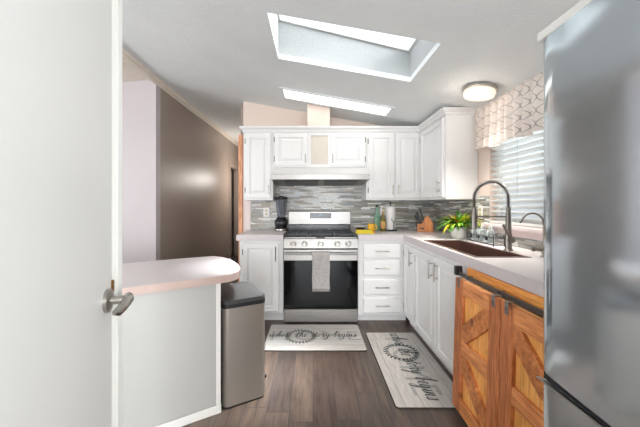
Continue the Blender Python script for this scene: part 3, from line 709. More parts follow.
for (gx, gy, rr) in ((-.25, 3.24, .045), (-.25, 3.52, .035), (0, 3.38, .05), (.25, 3.24, .045), (.25, 3.52, .035)):
    bm = BM(); lathe(bm, [(rr+.01, .8885), (rr, .893), (rr*.75, .894), (rr*.75, .899), (rr*.6, .901)], (RC+gx, gy, 0), 20); build('burner', bm, M_nickel, t, smooth=True)
build('rear_vent', box(BM(), RX0+.004, RX1-.004, 3.657, 3.70, .875, .975, .003), M_black, t)
bg_ = build('backguard', box(BM(), RX0-.0, RX1, 3.64, 3.70, .976, 1.142, .008), M_steel, t)
sub('display', box(BM(), RC-.115, RC+.16-.02, 3.635, 3.6395, 1.055, 1.118, .002), M_black, bg_)
bm = BM()
for i in range(4): box(bm, RC-.01+i*.013, RC-.002+i*.013, 3.6335, 3.6348, 1.09, 1.103)
for i in range(7): box(bm, RC-.1+i*.03, RC-.088+i*.03, 3.6335, 3.6348, 1.068, 1.071)
sub('display_digits', bm, M_digit, bg_)
# towel over the oven handle
t = thing('dish_towel', 'greige patterned fringed dish towel hanging from the oven handle', 'towel', ((320.8-313)*RF/300, RF-.06, .36))
def towel_sheet(x0, x1, path, wob):
    bm = BM(); n = 14; rows = []
    for j, (y, z) in enumerate(path):
        rows.append([(x0+(x1-x0)*i/n+.002*math.sin(j*.7), y+wob*min(1, j/6)*math.sin(i*.9+.3)*(1 if y < RF-.05 else -.3), z) for i in range(n+1)])
    th = Vector((0, 0, 0))
    vs = [[bm.verts.new(p) for p in r] for r in rows]
    for a, b in zip(vs, vs[1:]):
        for i in range(n): bm.faces.new((a[i], a[i+1], b[i+1], b[i]))
    bmesh.ops.solidify(bm, geom=bm.faces[:], thickness=.0035); return bm
tx0, tx1 = (312.3-313)*RF/300*1.0, (329.3-313)*RF/300
path = [(RF-.040, .64), (RF-.038, .68), (RF-.038, .72), (RF-.044, .738), (RF-.055, .7435), (RF-.066, .740), (RF-.0735, .728)]+[(RF-.0745-.004*math.sin(k*.5), .715-k*.028) for k in range(13)]
zend = path[-1][1]
build('cloth', towel_sheet(tx0, tx1, path, .003), M_towel, t, smooth=True)
bm = BM()
for i in range(26):
    x = tx0+.003+(tx1-tx0-.006)*i/25; tube(bm, [(x, path[-1][0], zend), (x+.002*math.sin(i*2.3), path[-1][0]-.001, zend-.012), (x+.003*math.sin(i*3.1), path[-1][0]+.002*math.cos(i), zend-.028)], .0017, 5)
build('fringe', bm, M_fringe, t)

# ------------------------------------------------------------------ wall plates
def plate(x, z, side, label, wide=.075):
    if side == 'back': t = thing('wall_outlet', label, 'outlet', (x, YB-.01, z)); m_ = place(x, YB-.0095, z)
    else: t = thing('wall_outlet', label, 'outlet', (XR-.01, x, z)); m_ = place(XR-.0095, x, z, SIDE)
    build('plate', box(BM(), -wide/2, wide/2, -.007, 0, -.058, .058, .003, m_), M_plate, t)
    for s in (-1, 1): build('socket', box(BM(), -.015, .015, -.0095, -.0072, s*.022-.013, s*.022+.013, .001, m_), M_almond, t)
plate((266.5-313)/80.2, 1.125, 'back', 'white double-socket outlet plate on the tile left of the black blender')
plate((383-313)/80.2, 1.15, 'back', 'white outlet plate on the tile behind the oil bottle')
plate(2.70, 1.155, 'side', 'white outlet plate on the window wall between the upper cabinet and blinds')

# ------------------------------------------------------------------ counter items, back run
CZ = .9105
BX, BY = -.378, 3.57
t = thing('blender', 'black countertop blender with a smoky jar on the left countertop', 'blender', (BX, BY, CZ))
bm = BM(); lathe(bm, [(.075, 0), (.08, .004), (.078, .03), (.068, .045), (.074, .06), (.081, .09), (.078, .12), (.054, .15), (.048, .16)], (BX, BY, CZ), 28)
bs = build('motor_base', bm, M_black, t, smooth=True)
sub('control_band', lathe(BM(), [(.079, .075), (.0825, .09), (.0815, .105)], (BX, BY, CZ), 28, False, False), M_iron, bs, smooth=True)
sub('foot_ring', lathe(BM(), [(.0805, .006), (.081, .012), (.080, .022)], (BX, BY, CZ), 28, False, False), M_nickel, bs, smooth=True)
bm = BM(); lathe(bm, [(.048, .161), (.046, .175), (.054, .22), (.07, .37), (.068, .371), (.05, .22), (.03, .18)], (BX, BY, CZ), 24)
jar = build('jar', bm, M_smoke, t, smooth=True)
bm = BM(); tube(bm, [(BX-.055, BY, CZ+.345), (BX-.095, BY-.01, CZ+.34), (BX-.1, BY-.01, CZ+.28), (BX-.09, BY-.01, CZ+.22), (BX-.045, BY, CZ+.2)], .008, 8) if False else rod(bm, (BX, BY, CZ+.165), (BX, BY, CZ+.2), .018, 12, .006)
sub('blade', bm, M_nickel, jar)
bm = BM(); lathe(bm, [(.072, .372), (.076, .378), (.074, .395), (.03, .40), (.028, .412), (.02, .415)], (BX, BY, CZ), 24); build('lid', bm, M_blackp, t, smooth=True)
# bowl
def bp(px, Y): return (px-313)*Y/300
t_ = build('bowl', lathe(BM(), [(.022, 0), (.026, .004), (.045, .018), (.056, .038), (.054, .038), (.042, .02), (.02, .008)], (bp(360.5, 3.5), 3.5, CZ), 28), M_maroon, smooth=True)
tag(t_, 'small dark red glass bowl between the range and the yellow mug', 'bowl')
# mug
mx_, my_ = bp(371, 3.46), 3.45
t = thing('mug', 'yellow mug on the counter right of the range', 'mug', (mx_, my_, CZ))
build('cup', lathe(BM(), [(.034, 0), (.04, .006), (.041, .09), (.0375, .09), (.036, .01)], (mx_, my_, CZ), 28), M_yellow, t, smooth=True)
pts = [(mx_+.038+.026*math.sin(a), my_-.0, CZ+.048+.027*math.cos(a)) for a in [PI*i/10 for i in range(11)]]
build('handle', tube(BM(), pts, .006, 8), M_yellow, t, smooth=True)
# folded yellow cloth
t = thing('folded_cloth', 'folded yellow cloth with an orange end lying in front of the mug', 'cloth', (bp(364, 3.24), 3.24, CZ))
bm = BM(); x0, x1 = bp(355.5, 3.24), bp(373, 3.24)
for k in range(3): box(bm, x0+.004*k, x1-.004*k, 3.20+.003*k, 3.285-.003*k, CZ+.001+k*.0125, CZ+.0125+k*.0125, .005, seg=2)
build('cloth', bm, M_ycloth, t, smooth=True)
build('cloth_border', box(BM(), x1-.003, x1+.012, 3.205, 3.28, CZ+.002, CZ+.03, .005), M_orange, t)
# bottles
bx_, by_ = bp(377.5, 3.6), 3.62
t = thing('bottle', 'tall green glass bottle, empty, behind the yellow mug', 'bottle', (bx_, by_, CZ))
build('glass', lathe(BM(), [(.03, 0), (.034, .005), (.034, .15), (.03, .18), (.014, .21), (.0125, .27), (.015, .272), (.015, .28), (.01, .28), (.0095, .21), (.029, .17), (.03, .01)], (bx_, by_, CZ), 24), M_gglass, t, smooth=True)
build('stopper', lathe(BM(), [(.0095, .281), (.013, .283), (.012, .305), (.004, .31)], (bx_, by_, CZ), 16), M_blackp, t, smooth=True)
bx_, by_ = bp(383.2, 3.52), 3.52
t = thing('bottle', 'amber oil bottle with a tan label beside the paper towel roll', 'bottle', (bx_, by_, CZ))
build('glass', lathe(BM(), [(.028, 0), (.031, .004), (.031, .12), (.026, .145), (.012, .165), (.011, .20), (.013, .202)], (bx_, by_, CZ), 24), M_amber, t, smooth=True)
build('label', lathe(BM(), [(.0315, .03), (.0318, .032), (.0318, .108), (.0315, .11)], (bx_, by_, CZ), 24, False, False), M_label, t, smooth=True)
build('cap', lathe(BM(), [(.0135, .203), (.0135, .225), (.01, .228)], (bx_, by_, CZ), 16), M_label, t, smooth=True)
# paper towel holder
px_, py_ = bp(391, 3.55), 3.57
t = thing('paper_towel_holder', 'dark metal paper towel holder with a branching twig arm', 'holder', (px_, py_, CZ))
build('base', lathe(BM(), [(.078, 0), (.08, .003), (.08, .01), (.074, .014)], (px_, py_, CZ), 32), M_blackp, t, smooth=True)
build('pole', rod(BM(), (px_, py_, CZ+.014), (px_, py_, CZ+.325), .006, 12), M_blackp, t, smooth=True)
build('finial', sphere(BM(), (px_, py_, CZ+.333), .011), M_blackp, t, smooth=True)
bm = BM(); ax_, ay_ = px_+.02, py_-.066
tube(bm, [(ax_, ay_, CZ+.012), (ax_+.002, ay_, CZ+.06), (ax_, ay_, CZ+.095), (ax_-.028, ay_, CZ+.145)], .004, 7); tube(bm, [(ax_, ay_, CZ+.09), (ax_+.012, ay_, CZ+.11), (ax_+.018, ay_, CZ+.14)], .0035, 7)
build('twig_arm', bm, M_blackp, t, smooth=True)
o = build('paper_towel_roll', lathe(BM(), [(.02, .0165), (.053, .0165), (.055, .02), (.055, .285), (.053, .289), (.02, .289), (.0195, .28), (.0195, .02)], (px_, py_, CZ), 32, False, False), M_paper, smooth=True)
tag(o, 'white paper towel roll standing on the dark metal holder', 'paper towel')
# knife block
kx, ky = bp(424.5, 3.5), 3.48
t = thing('knife_block', 'light wooden knife block full of dark-handled knives by the back wall', 'knife block', (kx, ky, CZ), R(-20))
bm = BM(); pr = [(-.085, 0), (.085, 0), (.085, .10), (.03, .185), (.0, .165), (-.03, .09), (-.085, .085)]
a = [bm.verts.new((x, -.05, z)) for x, z in pr]; b = [bm.verts.new((x, .05, z)) for x, z in pr]
for i in range(len(pr)): bm.faces.new((a[i], a[(i+1) % len(pr)], b[(i+1) % len(pr)], b[i]))
bm.faces.new(a); bm.faces.new(b[::-1])
bmesh.ops.bevel(bm, geom=bm.edges[:], offset=.003, segments=1, affect='EDGES')
build('block', bm, M_block, t, local=True)
build('badge', box(BM(), -.06, -.01, -.0515, -.0502, .03, .045, .0003), M_blackp, t, local=True)
gk = 'knives in the wooden block'
for i, (x, y, z, ln, r_) in enumerate([(-.07, -.03, .086, .1, .009), (-.07, .0, .086, .1, .009), (-.07, .03, .086, .09, .009), (-.05, -.03, .09, .12, .010), (-.048, .0, .09, .13, .010), (-.045, .03, .091, .12, .009), (-.022, -.025, .125, .12, .01), (-.018, .02, .134, .12, .01)]):
    o = build('knife', BM(), M_blackp) if False else None
    bm = BM(); box(bm, -r_*.9, r_*.9, -r_*1.2, r_*1.2, .001, ln*1.12, .003, Matrix.Translation((x, y, z+.001)) @ Matrix.Rotation(R(-14-4*(i % 3)), 4, 'Y'))
    bmesh.ops.transform(bm, verts=bm.verts, matrix=mtx_of(t))
    o = build('knife', bm, M_blackp); tag(o, 'dark-handled kitchen knife standing in the wooden knife block', 'knife', gk)

# plant
PX, PY = bp(458.8, 2.77), 2.77
t = thing('potted_plant', 'leafy green, yellow and orange plant in a round white ceramic pot by the sink', 'plant', (PX, PY, CZ))
build('pot', lathe(BM(), [(.05, 0), (.056, .003), (.068, .03), (.073, .065), (.068, .108), (.063, .108), (.066, .065), (.05, .02)], (PX, PY, CZ), 32), M_cer, t, smooth=True)
build('soil', lathe(BM(), [(.064, .088), (.064, .09)], (PX, PY, CZ), 24), M_soil, t)
bm = BM(); cl = bm.loops.layers.float_color.new('leaf'); rnd = random.Random(3)
cols = [srgb(84, 146, 40), srgb(120, 180, 56), srgb(64, 120, 40), srgb(160, 204, 64), srgb(226, 228, 50), srgb(244, 222, 50), srgb(236, 140, 40), srgb(70, 130, 44)]
def leaf(base, yaw, pitch, ln, wd, bend, c):
    n = 7; pts = []; p = Vector(base); a = pitch
    for i in range(n+1):
        pts.append(p.copy()); d = Vector((math.cos(yaw)*math.cos(a), math.sin(yaw)*math.cos(a), math.sin(a))); p += d*ln/n; a -= bend/n
    side = Vector((-math.sin(yaw), math.cos(yaw), 0)); L1 = []
    for i, q in enumerate(pts):
        w = wd*math.sin(PI*(i/n)**.8*.97+.03); L1.append((bm.verts.new(q-side*w), bm.verts.new(q-Vector((0, 0, w*.25))), bm.verts.new(q+side*w)))
    for (a0, a1, a2), (b0, b1, b2) in zip(L1, L1[1:]):
        for f in (bm.faces.new((a0, a1, b1, b0)), bm.faces.new((a1, a2, b2, b1))):
            for l in f.loops: l[cl] = (*c, 1)
for i in range(170):
    yaw = rnd.uniform(0, 2*PI); pitch = R(rnd.uniform(28, 85)); ln = rnd.uniform(.13, .24)
    st = rnd.uniform(0, .035); base = (PX+st*math.cos(yaw), PY+st*math.sin(yaw), CZ+.09+rnd.uniform(0, .04))
    right = math.cos(yaw)
    c = rnd.choice(cols[:4]+[cols[7]]) if rnd.random() < .62 else (cols[rnd.choice((4, 5))] if right > 0.1 else cols[rnd.choice((4, 6, 3, 5))])
    leaf(base, yaw, pitch, ln*(.8 if pitch > 1 else 1), rnd.uniform(.012, .02), rnd.uniform(1.0, 2.3), c)
leaf((PX, PY, CZ+.09), 2.5, R(86), .19, .013, .3, cols[2]); leaf((PX+.01, PY, CZ+.09), 1, R(84), .16, .012, .3, cols[0])
leaf((PX, PY, CZ+.10), PI, R(50), .17, .01, 1.6, cols[3]); leaf((PX, PY, CZ+.10), PI+.3, R(30), .16, .01, 1.3, cols[4])
foli = build('foliage', bm, M_leaf, t, smooth=True)

# rack of little jars behind the sink
RX_, RY0, RY1 = 1.375, 2.22, 2.60
t = thing('wire_rack', 'black wire rack holding three small glass jars behind the sink', 'rack', (RX_, (RY0+RY1)/2, CZ))
bm = BM()
for z in (.012, .065):
    tube(bm, [(RX_-.04, RY0, CZ+z), (RX_+.04, RY0, CZ+z), (RX_+.04, RY1, CZ+z), (RX_-.04, RY1, CZ+z), (RX_-.04, RY0, CZ+z)], .003, 6)
for i in range(7):
    yy = RY0+(RY1-RY0)*i/6; rod(bm, (RX_-.04, yy, CZ+.012), (RX_+.04, yy, CZ+.012), .002, 6)
for xx in (RX_-.04, RX_+.04):
    for yy in (RY0, RY1): rod(bm, (xx, yy, CZ+.0005), (xx, yy, CZ+.075), .003, 6)
build('frame', bm, M_blackp, t)
for s, yy in ((-1, RY0), (1, RY1)): build('end_loop', tube(BM(), [(RX_-.04, yy, CZ+.07), (RX_-.035, yy, CZ+.09), (RX_, yy, CZ+.1), (RX_+.035, yy, CZ+.09), (RX_+.04, yy, CZ+.07)], .003, 6), M_blackp, t)
for i, (yy, wh) in enumerate(((2.545, 'farthest from the faucet'), (2.435, 'middle one of three'), (2.325, 'nearest the faucet'))):
    jt = thing('glass_jar', 'small clear glass jar with black label in the wire rack, '+wh, 'jar', (RX_, yy, CZ+.016), group='glass jars in the wire rack')
    build('glass', lathe(BM(), [(.028, 0), (.031, .004), (.033, .07), (.028, .085), (.022, .09), (.0205, .09), (.026, .08), (.03, .01)], (RX_, yy, CZ+.016), 20), M_glass, jt, smooth=True)
    bm = BM(); rod(bm, (RX_-.0325, yy-.004, CZ+.055), (RX_-.0355, yy-.004, CZ+.055), .018, 16); build('label', bm, M_blackp, jt)
    build('lid', lathe(BM(), [(.023, .0905), (.024, .092), (.022, .105), (.01, .11), (.008, .12), (.012, .126), (.004, .131)], (RX_, yy, CZ+.016), 18), M_glass, jt, smooth=True)

# ------------------------------------------------------------------ blinds and valance
t = thing('window_blind', 'white horizontal slatted blind in the kitchen window', 'blind', (XR+.02, 2.0, 1.07))
bm = BM(); z = 1.115
while z < 1.955:
    box(bm, -.024, .024, WIN[0]+.01, WIN[1]-.01, -.0014, .0014, 0, Matrix.Translation((XR+.022, 0, z)) @ Matrix.Rotation(R(28), 4, 'Y')); z += .0445
build('slats', bm, M_blind, t)
build('bottom_rail', box(BM(), XR-.003, XR+.047, WIN[0]+.01, WIN[1]-.01, 1.069, 1.087, .003), M_blind, t)
build('headrail', box(BM(), XR-.004, XR+.052, WIN[0]+.005, WIN[1]-.005, 1.965, 2.015, .003), M_blind, t)
for yy in (WIN[0]+.15, 2.0, WIN[1]-.15): build('ladder_cord', rod(BM(), (XR-.0045, yy, 1.08), (XR-.0045, yy, 1.97), .0012, 5), M_blind, t)
build('tilt_wand', rod(BM(), (XR-.009, 2.22, 1.30), (XR-.009, 2.22, 1.97), .003, 6), M_glass, t)
t = thing('valance', 'peach ruffled valance with grey lattice print above the kitchen window', 'curtain', (1.44, 2.0, 1.7))
bm = BM(); n = 170; ya, yb_ = 2.655, 1.35; rows = []
for j in range(9):
    f = j/8; row = []
    for i in range(n+1):
        s = i/n; y = ya+(yb_-ya)*s; ph = s*2*PI*14
        zt = 2.055+.004*math.sin(ph*2); zb = 1.695+.012*math.sin(s*2*PI*3.5)
        amp = (.010+.014*(1-f)) if f < .85 else .008
        row.append(bm.verts.new((1.435+amp*math.sin(ph+.6*math.sin(s*40)+f*.3), y, zb+(zt-zb)*f)))
    rows.append(row)
for a, b in zip(rows, rows[1:]):
    for i in range(n): bm.faces.new((a[i], a[i+1], b[i+1], b[i]))
build('cloth', bm, M_val, t, smooth=True, autosmooth=80)
build('rod', rod(BM(), (1.455, 1.33, 2.035), (1.455, 2.68, 2.035), .007, 10), M_nickel, t, smooth=True)

# ------------------------------------------------------------------ ceiling lamp and light panel
def on_ceiling(x, y): return Matrix.Translation((x, y, 2.352-.1775*x)) @ Matrix.Rotation(math.atan(.1775), 4, 'Y')
t = thing('ceiling_lamp', 'round flush ceiling lamp, lit warm, with a nickel ring near the window', 'lamp', (1.29, 2.315, 2.1))
Mc = on_ceiling(1.29, 2.315)
def lathe_m(prof, M__, seg=36, **k):
    bm = lathe(BM(), prof, (0, 0, 0), seg, **k); bmesh.ops.transform(bm, verts=bm.verts, matrix=M__); return bm
build('base_plate', lathe_m([(.118, -.001), (.122, -.006), (.122, -.026), (.114, -.03)], Mc), M_nickel, t, smooth=True)
build('glass_ring', lathe_m([(.112, -.031), (.114, -.036), (.108, -.062), (.1, -.066), (.07, -.062), (.068, -.04), (.07, -.031)], Mc), M_lampglass, t, smooth=True)
build('lens', lathe_m([(.066, -.0415), (.066, -.05), (.04, -.054), (.001, -.055)], Mc), M_bulb, t, smooth=True)
d = bpy.data.lights.new('ceiling_lamp_light', 'POINT'); d.energy = .7; d.color = (1, .88, .76); d.shadow_soft_size = .08
lo = bpy.data.objects.new('ceiling_lamp_light', d); COL.objects.link(lo); lo.location = (1.2, 2.315, 1.94)
lk = area('ceiling_lamp_downlight', (1.17, 2.315, 2.03), (0, 0, 0), .2, .2, 3.6, (1, .95, .9), R(88))
t = thing('light_panel', 'long narrow lit white light panel in the ceiling near the back wall', 'ceiling light', (.24, 3.19, 2.31))
X0, X1, Y0, Y1 = -.345, .835, 3.025, 3.345
f_ = lambda u, v, w: (u, v, 2.352-.1775*u+w)
build('frame', cells(BM(), [X0, X0+.04, X1-.04, X1], [Y0, Y0+.03, Y1-.045, Y1], lambda u, v: X0+.04 < u < X1-.04 and Y0+.03 < v < Y1-.045, -.012, -.001, f_), M_ceil, t)
build('lens', cells(BM(), [X0+.041, X1-.041], [Y0+.031, Y1-.046], lambda u, v: False, -.007, -.0015, f_), M_lens, t)
area('light_panel_glow', (.245, 3.19, 2.352-.1775*.245-.016), (0, math.atan(.1775), 0), 1.05, .22, .3, (1, .97, .93))
d = bpy.data.lights.new('hallway_lamp_light', 'POINT'); d.energy = 15; d.color = (1, .94, .88); d.shadow_soft_size = .1
lo = bpy.data.objects.new('hallway_lamp_light', d); COL.objects.link(lo); lo.location = (-1.12, 6.3, 1.75)
t = thing('hallway_lamp', 'round lit hallway ceiling lamp beyond the kitchen wall', 'lamp', (-1.12, 6.3, 2.54))
build('base_plate', lathe_m([(.12, -.001), (.12, -.03)], on_ceiling(-1.12, 6.3)), M_nickel, t, smooth=True)
build('lamp_shade', lathe_m([(.11, -.031), (.11, -.05), (.07, -.075), (.001, -.08)], on_ceiling(-1.12, 6.3)), M_lampglass, t, smooth=True)

# ------------------------------------------------------------------ peninsula
PO = Vector((-.55, 1.77, 0)); PR = R(31)
t = thing('peninsula', 'low white panelled peninsula with a pale pink rounded top, left foreground', 'counter', PO, PR)
# local: x to the right-back along the face, y away from camera
build('panel', box(BM(), -1.6, 0, 0,   .45, .001, .765, .002), M_penw, t, local=True)
build('corner_trim', box(BM(), -.022, .004, -.006, .0, .05, .765, .001), M_trimw, t, local=True)
build('base_trim', box(BM(), -1.6, .006, -.012, -.0065, .001, .05, .002), M_trimw, t, local=True)
inv = mtx_of(t).inverted()
def pp(px, py, Z=.81):
    Y = (1.228-Z)*300/(py-204); return inv @ Vector(((px-313)*Y/300, Y, 0))
P = [pp(122, 287.5), pp(200, 278.6), pp(230, 274.5), pp(238, 271.8), pp(240.6, 268.5), pp(238, 264), pp(231, 259.5), pp(222, 257), pp(213, 256), pp(180, 258.5), pp(122, 264.6)]
dir_ = (P[0]-P[1]).normalized(); P[0] = P[1]+Vector((-1.25, P[0].y*0-.0, 0)); P[-1] = P[-2]+Vector((-.95, -.0, 0))
o = build('worktop', prism(BM(), [(p.x, p.y) for p in P], .766, .81), M_pentop, t, local=True)
edge_mat(o, M_penedge)

# ------------------------------------------------------------------ trash can
t = thing('trash_can', 'tall bronze-grey steel step trash can with a dark lid beside the peninsula', 'trash can', (-.415, 1.845, 0), R(29))
# front edge from (222,411) to (265,397): local x along that edge, y away
W2, D2 = .268, .40
def rrect(x0, x1, y0, y1, r, n=6):
    out = []
    for cx, cy, a0 in ((x1-r, y1-r, 0), (x0+r, y1-r, 90), (x0+r, y0+r, 180), (x1-r, y0+r, 270)):
        for i in range(n+1): a = R(a0+90*i/n); out.append((cx+r*math.cos(a), cy+r*math.sin(a)))
    return out
x0, x1 = -W2/2, W2/2
build('body', prism(BM(), rrect(x0, x1, 0, D2, .035), .012, .60), M_bin, t, local=True, smooth=True)
build('base', prism(BM(), rrect(x0+.004, x1-.004, .004, D2-.004, .033), .0, .0115), M_blackp, t, local=True)
bm = BM(); prism(bm, rrect(x0-.003, x1+.003, -.003, D2+.003, .038), .601, .625); rim = build('rim', bm, M_blackp, t, local=True, smooth=True)
bm = BM(); prism(bm, rrect(x0-.002, x1+.002, -.002, D2+.002, .037), .626, .648, .008); build('lid', bm, M_binlid, t, local=True, smooth=True)
bm = BM(); box(bm, x1+.001, x1+.06, .15, .26, .028, .05, .006); build('pedal', bm, M_blackp, t, local=True)

# ------------------------------------------------------------------ fridge
FXF = .655
FY1 = .9
t = thing('refrigerator', 'large grey stainless refrigerator filling the right edge, facing left', 'refrigerator', (1.05, .42, 0))
build('body', box(BM(), FXF+.075, XR-.02, -.03, FY1-.006, .03, 1.70, .006), M_fridged, t)
ym = .42
def curved_door(y0, y1, z0, z1):
    bm = BM(); n = 16; fr = []; bk = []
    for i in range(n+1):
        y = y0+(y1-y0)*i/n; c_ = (y-(FY1-.03)/2)/(.455); x = FXF+.024*c_*c_
        e = min(y-y0, y1-y)/.012
        if e < 1: x += .012*(1-math.sqrt(max(0, 1-(1-e)**2)))
        fr.append((x, y)); 
    poly = fr+[(FXF+.07, y1), (FXF+.07, y0)]
    return prism(bm, poly, z0, z1)
for (a, b) in ((-.03, ym-.003), (ym+.003, FY1)): build('upper_door', curved_door(a, b, .735, 1.712), M_fridge, t, smooth=True, autosmooth=30)
fd = build('freezer_drawer', curved_door(-.03, FY1, .06, .712), M_fridge, t, smooth=True, autosmooth=30)
build('door_gasket', box(BM(), FXF+.03, FXF+.074, -.02, FY1-.01, .713, .734), M_blackp, t)
sub('drawer_edge', box(BM(), FXF+.008, FXF+.02, -.02, FY1-.008, .7121, .7165, .001), M_nickel, fd)
bm = BM(); rod(bm, (FXF-.045, .70, .645), (FXF-.045, .10, .645), .012, 16)
for yy in (.66, .14): rod(bm, (FXF-.045, yy, .645), (FXF+.004, yy, .645), .009, 12)
sub('handle', bm, M_nickel, fd, smooth=True)
for yy, s in ((ym-.05, 0), (ym+.05, 1)):
    bm = BM(); rod(bm, (FXF-.045, yy, .9), (FXF-.045, yy, 1.55), .011, 14)
    for z in (.95, 1.5): rod(bm, (FXF-.045, yy, z), (FXF+.003, yy, z), .009, 10)
    build('door_handle', bm, M_nickel, t, smooth=True) if s == 0 else bm.free()
for yy in (.05, .82):
    build('foot', box(BM(), FXF+.1, FXF+.15, yy-.02, yy+.02, 0, .029), M_blackp, t)
o = build('shelf_board', box(BM(), FXF+.02, XR-.03, -.05, FY1+.006, 1.714, 1.742, .003), M_trimw)
tag(o, 'thin pale board lying on top of the refrigerator', 'board')

# ------------------------------------------------------------------ rugs
GL = {
 'w': (1.35, [[(0, .7), (.1, .95), (.13, .4), (.3, .02), (.55, .4), (.65, .95), (.65, .3), (.85, .02), (1.1, .5), (1.12, .95), (1.35, .8)]]),
 'h': (.9, [[(-.05, 0), (.3, .9), (.5, 1.9), (.38, 2.15), (.22, 1.5), (.12, 0), (.35, .8), (.55, .95), (.6, .5), (.62, .08), (.9, .15)]]),
 'e': (.62, [[(0, .15), (.35, .45), (.45, .82), (.25, .97), (.08, .5), (.25, .03), (.62, .15)]]),
 'r': (.8, [[(0, .15), (.2, 1.05), (.28, .85), (.5, .88), (.46, .3), (.58, .03), (.8, .15)]]),
 't': (.6, [[(0, .15), (.3, 1.7), (.2, .4), (.35, .02), (.6, .15)], [(-.05, 1.15), (.25, 1.2), (.6, 1.12)]]),
 's': (.6, [[(0, .15), (.3, 1.0), (.4, .5), (.28, .03), (.05, .12), (.3, .06), (.6, .15)]]),
 'o': (.75, [[(.3, .93), (.05, .5), (.2, .02), (.45, .4), (.32, .92), (.5, .78), (.75, .85)]]),
 'y': (.85, [[(0, .7), (.08, .95), (.12, .3), (.3, .08), (.55, .95), (.5, 0), (.3, -.9), (.05, -.8), (.25, -.3), (.85, .15)]]),
 'b': (.8, [[(0, .15), (.3, 1.2), (.42, 2.05), (.25, 1.95), (.15, .4), (.3, .02), (.55, .35), (.45, .85), (.5, .72), (.8, .75)]]),
 'g': (.85, [[(.5, .85), (.2, .92), (.05, .4), (.22, .05), (.46, .5), (.55, .92), (.48, -.3), (.25, -.95), (.02, -.7), (.25, -.25), (.85, .15)]]),
 'i': (.5, [[(0, .15), (.2, .95), (.18, .25), (.3, .03), (.5, .15)], [(.24, 1.32), (.27, 1.36)]]),
 'n': (.9, [[(0, .15), (.12, .95), (.1, .05), (.3, .75), (.5, .93), (.54, .25), (.66, .03), (.9, .15)]]),
}
def catmull(p, k=6):
    P_ = [p[0]]+list(p)+[p[-1]]; out = []
    for i in range(1, len(P_)-2):
        a, b, c, d = [Vector(q) for q in P_[i-1:i+3]]
        for j in range(k):
            t_ = j/k; out.append(.5*((2*b)+(-a+c)*t_+(2*a-5*b+4*c-d)*t_*t_+(-a+3*b-3*c+d)*t_**3))
    out.append(Vector(p[-1])); return out
def script(bm, text, unit, mtx, hs=1.35, z=.0):
    """handwriting as flat strokes; pen wider on downstrokes. starts at x=0"""
    x = 0
    for ch in text:
        if ch == ' ': x += .75; continue
        adv, strokes = GL[ch]
        for st in strokes:
            pts = catmull(st); q = [Vector(((x+p.x+.22*p.y)*unit, p.y*unit*hs)) for p in pts]
            L1 = []
            for i, p in enumerate(q):
                d = (q[min(i+1, len(q)-1)]-q[max(i-1, 0)]); d = d.normalized() if d.length > 1e-9 else Vector((1, 0))
                w = unit*(.04+.06*max(0, -d.y)); nn = Vector((-d.y, d.x))*w
                if len(st) == 2: nn = Vector((0, unit*.12))
                L1.append((bm.verts.new(mtx @ Vector((p.x-nn.x, p.y-nn.y, z))), bm.verts.new(mtx @ Vector((p.x+nn.x, p.y+nn.y, z)))))
            for (a, b), (c, d) in zip(L1, L1[1:]): bm.faces.new((a, b, d, c))
        x += adv
    return x*unit
def wreath(bm, cx, cy, r, mtx, z=0):
    n = 40; ri = []
    for i in range(n):
        a = 2*PI*i/n; ri.append([bm.verts.new(mtx @ Vector((cx+(r+d)*math.cos(a), cy+(r+d)*math.sin(a), z))) for d in (-.0022, .0022)])
    for i in range(n): a, b = ri[i], ri[(i+1) % n]; bm.faces.new((a[0], a[1], b[1], b[0]))
    for i in range(26):
        a = 2*PI*i/26
        for s in (-1, 1):
            c = Vector((cx+r*math.cos(a), cy+r*math.sin(a))); d = Vector((-math.sin(a), math.cos(a)))*.75+Vector((math.cos(a), math.sin(a)))*s*.8; d.normalize(); e_ = Vector((-d.y, d.x)); l = .028
            ring = [bm.verts.new(mtx @ Vector((*(c+d*(l*.55+l*.5*math.cos(b))+e_*(.007*math.sin(b))), z))) for b in [2*PI*k/8 for k in range(8)]]
            bm.faces.new(ring)
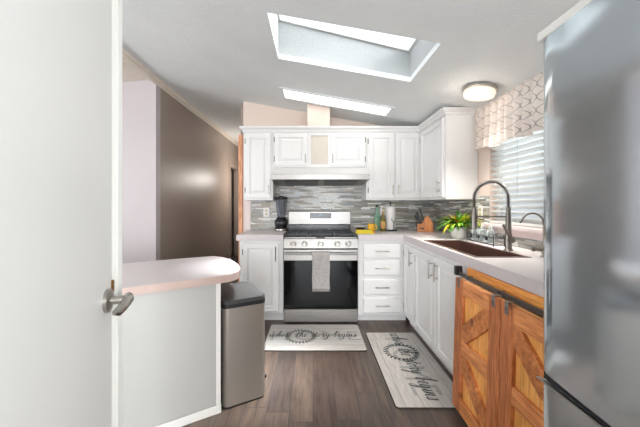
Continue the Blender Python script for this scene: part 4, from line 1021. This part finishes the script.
def rug(loc, rz, Lx, Wy, label, mt):
    t = thing('kitchen_rug', label, 'rug', loc, rz)
    build('mat', prism(BM(), rrect(-Lx/2, Lx/2, -Wy/2, Wy/2, .02, 4), .0075, .010), mt, t, local=True)
    build('backing', prism(BM(), rrect(-Lx/2-.003, Lx/2+.003, -Wy/2-.003, Wy/2+.003, .022, 4), .0005, .0074), M_rugback, t, local=True)
    I = Matrix.Identity(4); bm = BM(); unit = Lx*.056
    script(bm, 'where the story begins', unit, Matrix.Translation((-Lx*.485, -.015, 0)), 1.15, .0112)
    bmesh.ops.recalc_face_normals(bm, faces=bm.faces); build('printed_sentence', bm, M_ink, t, local=True)
    bm = BM(); wreath(bm, -Lx*.145, .0, .125, I, .0111); build('wreath', bm, M_ink, t, local=True)
    cu = bpy.data.curves.new('faded_word', 'FONT'); cu.body = 'HOME'; cu.size = .27; cu.align_x = 'CENTER'; cu.align_y = 'CENTER'; cu.space_character = 1.18; cu.extrude = 0
    to = bpy.data.objects.new('faded_word', cu); COL.objects.link(to); bpy.context.view_layer.update()
    me = bpy.data.meshes.new_from_object(to.evaluated_get(bpy.context.evaluated_depsgraph_get())); bpy.data.objects.remove(to)
    bm = BM(); bm.from_mesh(me); bmesh.ops.transform(bm, verts=bm.verts, matrix=Matrix.Translation((0, 0, .0105)))
    build('faded_word', bm, M_faint, t, local=True)
rug((.015, 2.765, 0), 0, .87, .53, 'white plank-print kitchen rug lying in front of the oven', M_rugA)
M_rugB2 = M_rugA
rug((.728, 2.32, 0), -PI/2, 1.04, .455, 'white plank-print kitchen rug lying along the sink cabinets', M_rugB2)

# ------------------------------------------------------------------ outside the window
t = thing('neighbour_house', 'blue-grey sided house seen through the blind slats', 'house', (7.5, 3, 0))
build('wall', box(BM(), 6.5, 10, -2, 9, -.5, 2.6), M_siding, t)
bm = BM(); vs = [bm.verts.new(p) for p in ((6.1, -2.4, 2.6), (6.1, 9.4, 2.6), (8.25, 9.4, 3.1), (8.25, -2.4, 3.1), (10.4, -2.4, 2.6), (10.4, 9.4, 2.6))]
bm.faces.new((vs[0], vs[1], vs[2], vs[3])); bm.faces.new((vs[3], vs[2], vs[5], vs[4])); bm.faces.new((vs[0], vs[3], vs[4])); bm.faces.new((vs[1], vs[5], vs[2])); bm.faces.new((vs[0], vs[4], vs[5], vs[1]))
build('roof', bm, M_fridged, t)
for yy in (3.2, 6): build('window', box(BM(), 6.46, 6.499, yy, yy+1.1, .9, 2.1, .01), M_trimw, t)
struct('ground', box(BM(), -14, 16, -14, 18, -.6, -.5), M_grass)
